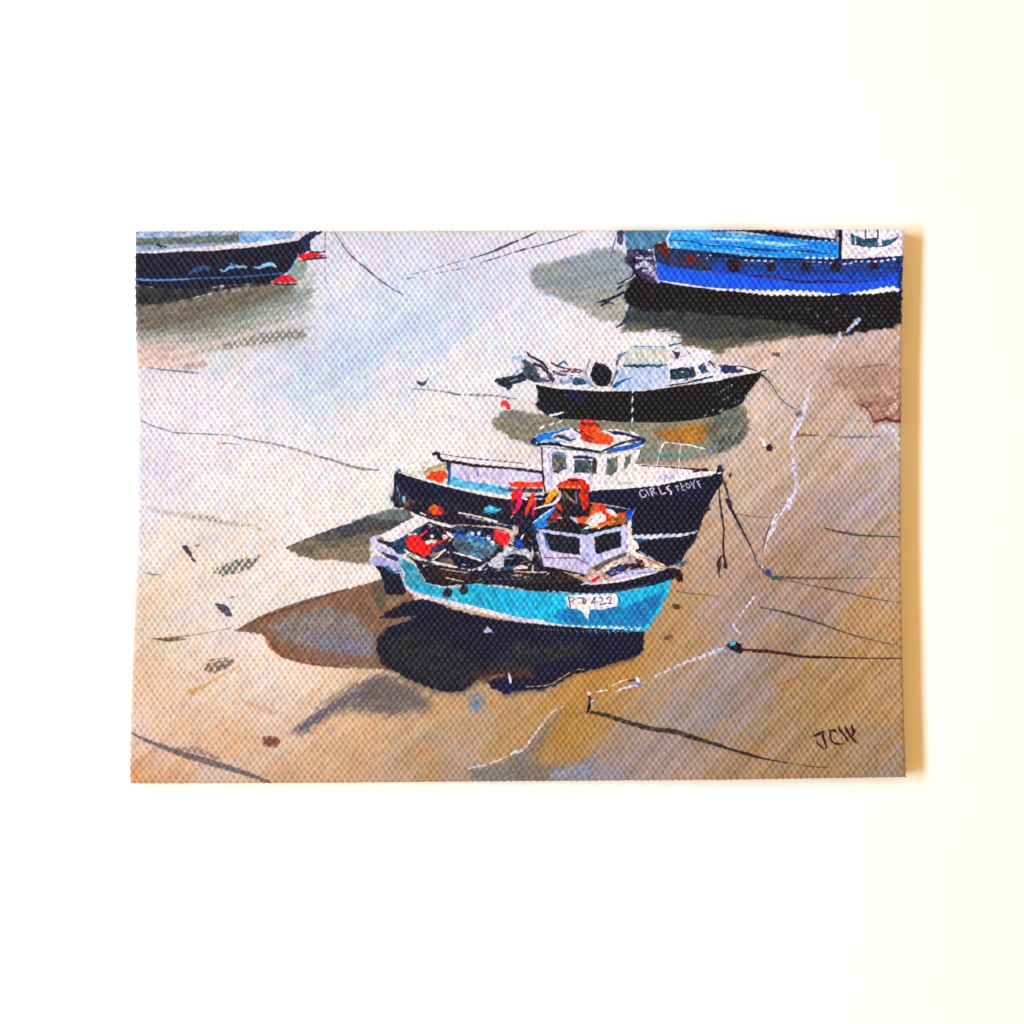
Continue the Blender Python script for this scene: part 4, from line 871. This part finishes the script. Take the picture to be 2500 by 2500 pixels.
E2t.poly("120,752 160,735 290,765 322,835 275,920 200,918 125,840", (236,8,56), c2=(250,10,40), thick=1.3); E2t.line("165,752 280,778", 8, (250,190,210))
part("painted_crate", b, "orange topped stand with red and pink legs")
E2t.poly("300,185 400,165 520,180 705,172 705,240 600,240 450,248 320,228", (250,84,4), c2=(240,64,4), ang=0, thick=1.2); E2t.ell(565,215,12,12,(255,210,190))
E2t.poly("300,255 700,250 700,300 640,310 300,300", (40,46,60), dry=.1, c2=(90,100,116)); E2t.poly("320,320 350,280 410,265 410,380 330,390", (246,30,26), thick=1.1); E2t.poly("315,395 370,390 360,470 340,540 320,480", (110,40,44), dry=.1)
E2t.line("440,270 425,400 400,480 355,540", [44,66,50,34], (226,40,104), thick=1.1); E2t.line("592,310 560,420 520,500 505,555", [40,60,50,30], (240,74,6), thick=1.1); E2t.line("608,370 600,450 585,555", [24,40,36], (220,36,110), thick=1.1)
E2t.ell(520,690,44,44,(206,60,34),dry=.14,c2=(120,40,30)); E2t.line("620,320 700,325", 26, (210,216,226), dry=.2); E2t.line("460,362 510,378", 24, (236,216,216)); E2t.line("620,375 700,378", 18, (214,200,206), dry=.2)
E2t.poly("440,560 560,600 600,700 560,760 600,1000 560,1150 700,1180 600,960 540,760 450,800 470,640", (36,30,46), dry=.1, soft=2)
wh = part("painted_wheelhouse", b, "lavender wheelhouse with two dark windows")
E2t.poly("608,735 700,735 1220,800 1250,1240 1200,1262 1050,1225 900,1200 710,1172 640,960", (196,190,230), c2=(220,210,240), ang=85)
E2t.poly("1215,800 1630,700 1700,655 1692,1010 1560,1070 1400,1110 1262,1200 1200,1250", (190,190,232), c2=(214,208,240), ang=85)
E2t.line("1215,830 1230,1000 1235,1220", [40,44,40], (182,186,234), dry=.15); E2t.line("640,760 680,940 740,1100", [24,14,10], (150,160,200), dry=.2)
E2t.line("715,1068 900,1072 1100,1075 1150,1105 1215,1140", [12,14,14,14,12], (128,84,92), dry=.2)
E2t.line("700,740 900,775 1160,815", 22, (176,200,240), dry=.1); E2t.line("1290,810 1450,765 1620,715", 26, (176,200,240), dry=.1)
E2t.line("600,745 650,960 705,1170", [14,18,12], (50,44,60), dry=.05)
E2t.poly("1700,620 1742,615 1752,820 1822,925 1822,972 1700,1000 1690,850", (250,238,234), c2=(244,224,210), thick=1)
E2t.line("720,1180 900,1212 1180,1280", [16,26,30], (34,22,36), dry=.05); E2t.line("1080,1270 1130,1272", 14, (230,220,226))
part("painted_window", b, "left dark window of the lavender wheelhouse")
E2t.poly("702,770 900,800 1140,832 1140,1040 1000,1022 900,1008 765,980 730,880", (30,30,42), c2=(44,38,44), rough=1.6); E2t.line("720,800 770,960", [16,30], (84,124,180), dry=.12)
part("painted_window", b, "right dark window of the lavender wheelhouse")
E2t.poly("1300,822 1460,782 1622,752 1622,940 1500,978 1330,1028 1310,920", (30,30,42), c2=(44,38,46), rough=1.6)
part("painted_roof", b, "dark cluttered roof with blue edge and orange gear")
E2t.poly("588,652 700,560 860,450 1260,415 1500,450 1722,512 1702,622 1600,692 1400,740 1200,800 900,762 640,722", (26,26,34), c2=(40,34,40))
E2t.poly("585,662 700,560 850,452 870,486 800,560 740,620 784,690 700,722 640,722", (12,130,222), c2=(30,150,226), thick=.9); E2t.line("590,655 700,570 850,468", [14,16,8], (214,230,250)); E2t.line("580,720 640,780", [50,30], (20,70,110), dry=.08)
E2t.poly("1695,520 1765,508 1752,590 1700,645 1680,600", (14,70,206), c2=(30,100,220)); E2t.line("1790,490 1740,600", 8, (110,160,220), dry=.1)
E2t.line("1260,425 1450,450 1600,475 1720,500", [12,18,16,8], (150,160,196)); E2t.line("860,440 830,560 940,600", [14,12], (50,40,50))
E2t.poly("1085,580 1250,580 1262,480 1300,420 1400,440 1480,500 1560,545 1670,530 1690,640 1500,680 1330,722 1230,690 1140,665", (240,80,4), c2=(214,96,6), ang=-20, rough=2.5, thick=1.1)
E2t.poly("1380,440 1480,520 1480,640 1380,620", (226,24,24), dry=.1, soft=2); E2t.poly("1420,650 1560,600 1690,600 1690,660 1500,690", (186,110,14), dry=.15, soft=2, c2=(120,80,20))
E2t.poly("1185,650 1240,610 1285,570 1330,530 1400,545 1445,590 1440,650 1380,650 1340,690 1290,712 1230,690", (255,250,244), c2=(250,236,226), rough=2, thick=1.6); E2t.line("1460,510 1510,535 1560,572", [40,60,30], (252,238,236), thick=1.4)
E2t.line("1300,710 1400,700 1480,650", [14,20,10], (252,150,10), dry=.05)
E2t.poly("755,605 870,520 900,560 940,600 850,622", (196,44,30), c2=(150,50,36)); E2t.line("880,450 920,500", [50,34], (220,76,30), dry=.05); E2t.line("880,600 920,605", 18, (226,190,180))
E2t.line("1185,730 1240,712 1280,715", [16,40,20], (196,216,216)); E2t.line("1040,590 1080,620 1110,655", [40,44,20], (176,180,206), dry=.1, c2=(236,220,210)); E2t.line("640,620 760,640 870,650", 14, (120,96,90), dry=.4)
E2t.line("1170,760 1230,775", 24, (16,90,100), dry=.1)
scumble(E2t, "640,640 860,480 1250,440 1680,540 1650,660 1250,770 900,750", 46, [(24,22,34),(240,90,20),(206,40,30),(250,240,230),(40,60,90),(250,150,20),(90,50,40)], L=(3,9))
part("painted_bucket", b, "dark chimney ringed with orange rope")
E2t.poly("880,240 960,250 1150,255 1180,400 1240,470 1250,580 1130,590 950,580 930,400", (36,28,36), c2=(52,42,44), ang=80)
E2t.line("960,300 1000,360 1070,410", [20,34,26], (150,116,100), dry=.16); E2t.line("1090,300 1100,430", [26,16], (112,120,150), dry=.2); E2t.line("930,320 950,400", 18, (110,110,110), dry=.3)
E2t.poly("1145,270 1160,240 1255,225 1250,300 1235,400 1245,470 1180,510 1150,420 1120,340", (222,58,28), c2=(176,44,30), ang=80, rough=2, thick=1.2)
E2t.poly("855,222 900,180 960,155 1010,150 1050,128 1130,135 1200,155 1250,215 1240,262 1140,250 1000,252 880,240", (226,58,20), c2=(200,40,30), rough=2, thick=1.3); E2t.line("1000,150 1060,160 1120,160", [26,36,20], (80,30,40), dry=.1); E2t.line("930,225 1020,238 1130,232", 22, (255,156,10), dry=.32)
E2t.poly("715,450 730,380 790,285 850,250 882,300 800,400 740,440", (246,178,2), c2=(236,160,0), thick=1.2); E2t.line("905,290 890,360 840,420 800,440", [20,44,44,20], (232,166,190), c2=(240,220,226))
E2t.line("610,492 700,465 825,435", [16,22,24], (248,234,226))
part("painted_foredeck", b, "pale foredeck with a dark red ball and rigging")
C3.poly("640,790 700,730 730,660 900,560 1040,500 1110,470 1200,530 1440,635 1300,690 1000,765 700,798", (220,196,178), c2=(180,156,140), ang=-25, rough=2.5)
C3.poly("1160,500 1250,545 1440,640 1330,655 1200,640 1140,580", (234,210,178), c2=(246,230,206))
C3.poly("720,640 900,540 1040,500 1030,540 900,610 760,680", (92,80,78), dry=.12, soft=2, c2=(120,100,96)); C3.line("790,690 900,610 1040,550", [40,50,30], (240,216,206), dry=.2, soft=1.5, c2=(226,170,160))
C3.poly("830,700 900,640 1040,600 1180,600 1180,640 1050,665 900,735", (58,58,92), c2=(44,40,56), rough=2.5); C3.line("860,700 960,650 1040,640", [20,30,10], (50,70,150), dry=.2)
C3.poly("860,740 1000,690 1200,655 1390,655 1240,705 1000,760", (196,188,232), c2=(210,206,236), ang=-15); C3.line("700,795 860,780 1000,762 1200,712 1400,655", [16,22,20,22,8], (252,240,238), thick=.8)
E6t.line("700,590 860,570 1180,602", [10,14,12], (60,70,70)); E6t.line("560,690 800,690 1160,650", [20,14,16], (60,90,130), dry=.3)
E6t.line("790,355 900,400 1050,470 1300,600", [20,44,36,20], (190,92,40), c2=(160,130,90)); E6t.line("700,230 900,340 1100,450", [30,40,20], (140,160,196), dry=.25)
E6t.poly("620,380 700,400 790,420 820,490 790,540 690,480 640,440", (76,10,40), c2=(110,24,50), thick=1.2); E6t.line("430,560 600,560 800,545", [40,80,40], (44,30,46), dry=.08)
E6t.line("450,0 560,30 640,90 680,160", [60,110,100,40], (254,246,242)); E6t.line("480,210 600,270 740,330", [60,120,60], (252,240,236), dry=.1); E6t.line("20,560 180,500 360,400", [60,60,40], (246,214,206), dry=.15)
C3.line("700,778 740,755 785,728", [26,28,20], (228,22,44), thick=1); C3.line("690,745 780,690", [30,40], (240,200,206), dry=.2); C3.line("610,800 700,780", [6,14], (206,206,226))
scumble(C3, "700,760 900,570 1100,490 1300,600 1400,650 1150,700 900,750", 46, [(250,236,230),(60,50,70),(220,160,150),(190,190,226),(140,110,90),(40,60,120)], L=(4,12), ang=-25, spread=15)
part("painted_plate", b, "white number plate lettered PD 422 on the turquoise bow")
G3.poly("120,190 220,170 700,130 1100,140 1640,110 1690,480 1500,510 1300,560 1180,585 820,585 820,820 770,850 700,780 640,660 560,620 470,550 270,545 170,450", (240,222,222), c2=(250,238,236), rough=1.6, thick=.9)
G3.line("760,600 790,760 800,900", [60,40,10], (236,232,244))
PT = (54,50,98)
for s_, w_ in (("215,210 240,350 280,520",34),("230,215 320,225 400,275 330,330 240,360",24),("500,245 600,240 700,250 720,330 700,415",36),("640,260 650,390",46),("640,390 700,400",30),("980,220 940,310 895,390",32),("985,230 990,350 1000,460",26),("900,385 1090,355",22),
    ("1120,240 1180,215 1230,260 1210,330 1140,450",28),("1140,440 1230,420 1340,400",34),("1340,260 1400,215 1470,240 1460,330 1400,410",26),("1400,405 1530,400",28)):
    G3.line(s_, w_, PT, curve=False, rough=.3, wk=.3, thick=.3)
# signature
use(part("painted_signature", 0, "hand painted dark brown initials JCW at the lower right"))
SG = (60,20,30)
for s_, w_ in (("320,565 430,520 560,460 640,420",[50,84,80,40]),("570,480 610,620 650,740 680,850 690,900",[80,84,84,70,40]),("400,700 440,790 540,880 620,950 690,890",[34,64,56,30,30]),
    ("970,430 870,390 800,430 810,560 830,680 920,770 1050,800 1200,790",[70,70,60,66,70,70,60,24]),("1060,290 1080,380 1130,440 1250,580 1290,650 1330,720",[50,84,70,50,74,34]),
    ("1250,290 1300,410 1380,540 1470,650 1560,760",[50,90,74,70,50]),("1430,230 1450,330 1500,440 1470,540 1440,600",[30,74,100,64,24])):
    G1.line(s_, w_, SG, rough=.6, wk=.4, thick=.3)
# ------------------------------------------------------------------ pigment -> reflectance
g_ = COL.mean(-1, keepdims=True); onb = (ID > 0)[..., None]
COL = np.where(onb, np.clip(g_ + (COL - g_) * 1.14, 0, 1.1), COL)
COL = np.where(onb, COL + .10 * np.clip(COL, 0, 1) * (1 - np.clip(COL, 0, 1)) * (COL - .45) * 4, COL)
lum = COL.mean(-1)
# highlights on the thread tops, painted into the dark colours
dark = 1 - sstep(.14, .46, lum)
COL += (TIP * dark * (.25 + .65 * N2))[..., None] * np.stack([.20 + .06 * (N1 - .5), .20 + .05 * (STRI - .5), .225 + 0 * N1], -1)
# pigment varies from thread to thread
j1 = vn(wxs / 7.85, wy / 10.5, 41) - .5; j2 = vn(wxs / 5, wy / 8, 43) - .5; j3 = N1 - .5
COL[..., 0] *= 1 + .08 * j1 + .06 * j3
COL[..., 1] *= 1 + .07 * j2 + .05 * j3
COL[..., 2] *= 1 - .09 * j1 + .07 * j2 + .05 * j3
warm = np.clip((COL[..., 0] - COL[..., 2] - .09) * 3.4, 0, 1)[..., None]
dip_shade = ((.70 + .45 * sstep(1100, 2100, X)) * DIP * sstep(.2, .55, lum))[..., None]  # shade in the hollows between threads, painted into the colour
COL *= 1 - dip_shade * (np.array([.16, .19, .15], np.float32) * (1 - warm) + np.array([.12, .27, .40], np.float32) * warm)
COL = np.clip(COL, 0, 1.22)
del N3
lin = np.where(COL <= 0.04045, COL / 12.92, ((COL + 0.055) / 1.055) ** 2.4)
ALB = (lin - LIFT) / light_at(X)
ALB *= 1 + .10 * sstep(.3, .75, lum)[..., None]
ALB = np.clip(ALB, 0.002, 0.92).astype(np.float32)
#GREY

# ------------------------------------------------------------------ relief and position
relief = (H * HV * 2.5 - 1.25 * DIP + .6 * STRI * H + .3 * N1 + 1.0 + TH * np.clip(N2 + .3, 0, 1) * .45).astype(np.float32)
relief *= (1 - .35 * sstep(.5, 2.5, TH))
ax = np.sin(angu)[None, :] * np.ones((NR, 1)); ay = np.sin(angv)[:, None] * np.ones((1, NC))
nz = np.clip(np.cos(angu)[None, :] * np.cos(angv)[:, None], 0, 1)
# slight waviness of the cloth as a whole
pxx = PXc + ax * (relief - 1.0)
pyy = PYc + ay * (relief - 1.0)
dep = DEPc - nz * (relief - 1.0)
V = np.empty((NR, NC, 3), np.float32)
V[..., 0] = (pxx - 1250) * PX
V[..., 1] = -(DEPTH - dep * PX)
V[..., 2] = (1250 - pyy) * PX

# ------------------------------------------------------------------ materials
def paint_material():
    m = bpy.data.materials.new("acrylic_on_canvas"); m.use_nodes = True
    nt = m.node_tree; bs = nt.nodes["Principled BSDF"]
    at = nt.nodes.new("ShaderNodeAttribute"); at.attribute_name = "pigment"
    nt.links.new(at.outputs["Color"], bs.inputs["Base Color"])
    tc = nt.nodes.new("ShaderNodeTexCoord")
    no = nt.nodes.new("ShaderNodeTexNoise"); no.inputs["Scale"].default_value = 900
    nt.links.new(tc.outputs["Object"], no.inputs["Vector"])
    mr = nt.nodes.new("ShaderNodeMapRange"); mr.inputs[3].default_value = .42; mr.inputs[4].default_value = .6
    nt.links.new(no.outputs[0], mr.inputs[0]); nt.links.new(mr.outputs[0], bs.inputs["Roughness"])
    bs.inputs["Specular IOR Level"].default_value = .16
    return m
PAINT = paint_material()

def wall_material():
    m = bpy.data.materials.new("white_wall_paint"); m.use_nodes = True
    nt = m.node_tree; bs = nt.nodes["Principled BSDF"]
    tc = nt.nodes.new("ShaderNodeTexCoord")
    no = nt.nodes.new("ShaderNodeTexNoise"); no.inputs["Scale"].default_value = 14; no.inputs["Detail"].default_value = 6
    nt.links.new(tc.outputs["Object"], no.inputs["Vector"])
    cr = nt.nodes.new("ShaderNodeValToRGB")
    cr.color_ramp.elements[0].color = (.88, .86, .80, 1); cr.color_ramp.elements[1].color = (.91, .895, .85, 1)
    nt.links.new(no.outputs[0], cr.inputs[0]); nt.links.new(cr.outputs[0], bs.inputs["Base Color"])
    bs.inputs["Roughness"].default_value = .85; bs.inputs["Specular IOR Level"].default_value = .2
    n2 = nt.nodes.new("ShaderNodeTexNoise"); n2.inputs["Scale"].default_value = 420; n2.inputs["Detail"].default_value = 4
    nt.links.new(tc.outputs["Object"], n2.inputs["Vector"])
    bp = nt.nodes.new("ShaderNodeBump"); bp.inputs["Strength"].default_value = .12; bp.inputs["Distance"].default_value = .0004
    nt.links.new(n2.outputs[0], bp.inputs["Height"]); nt.links.new(bp.outputs[0], bs.inputs["Normal"])
    return m

# ------------------------------------------------------------------ meshes, one per painted part
root = bpy.data.objects.new("canvas_painting", None)
col.objects.link(root)
root["label"] = "small stretched canvas painted with five harbour boats on wet sand"
root["category"] = "painting"

fi, fj = np.meshgrid(np.arange(NR - 1), np.arange(NC - 1), indexing='ij')
k = NSIDE
corner = ((fi < k) | (fi >= NR - 1 - k)) & ((fj < k) | (fj >= NC - 1 - k))
fi = fi[~corner]; fj = fj[~corner]
i00 = fi * NC + fj
quad = np.stack([i00, i00 + 1, i00 + NC + 1, i00 + NC], 1)
idf = ID.reshape(-1)
fid = np.sort(idf[quad], axis=1)[:, 2]
Vf = V.reshape(-1, 3); Cf = ALB.reshape(-1, 3)
objs = {}
for pid, (name, parent, label) in enumerate(PARTS):
    f = quad[fid == pid]
    if len(f) == 0:
        continue
    used = np.zeros(NR * NC, bool); used[f.ravel()] = True
    idx = np.nonzero(used)[0]
    remap = np.full(NR * NC, -1, np.int32); remap[idx] = np.arange(len(idx))
    f = remap[f].astype(np.int32)
    f = f[:, ::-1]
    me = bpy.data.meshes.new(name)
    me.vertices.add(len(idx)); me.vertices.foreach_set("co", Vf[idx].ravel())
    me.loops.add(f.size); me.loops.foreach_set("vertex_index", f.ravel())
    me.polygons.add(len(f)); me.polygons.foreach_set("loop_start", np.arange(0, f.size, 4, dtype=np.int32))
    me.polygons.foreach_set("use_smooth", np.ones(len(f), bool))
    me.update(calc_edges=True)
    ca = me.color_attributes.new("pigment", 'FLOAT_COLOR', 'POINT')
    c4 = np.ones((len(idx), 4), np.float32); c4[:, :3] = Cf[idx]
    ca.data.foreach_set("color", c4.ravel())
    me.materials.append(PAINT)
    ob = bpy.data.objects.new(name, me); col.objects.link(ob)
    ob.parent = root if not parent else objs.get(parent, root)
    if label: ob["label"] = label
    objs[pid] = ob

# ------------------------------------------------------------------ wall behind
import bmesh
bm = bmesh.new()
s = 0.9
vsq = [bm.verts.new(p) for p in ((-s, 0, -s), (s, 0, -s), (s, 0, s), (-s, 0, s))]
bm.faces.new(vsq)
me = bpy.data.meshes.new("wall"); bm.to_mesh(me); bm.free()
me.materials.append(wall_material())
wl = bpy.data.objects.new("wall", me); col.objects.link(wl); wl["kind"] = "structure"
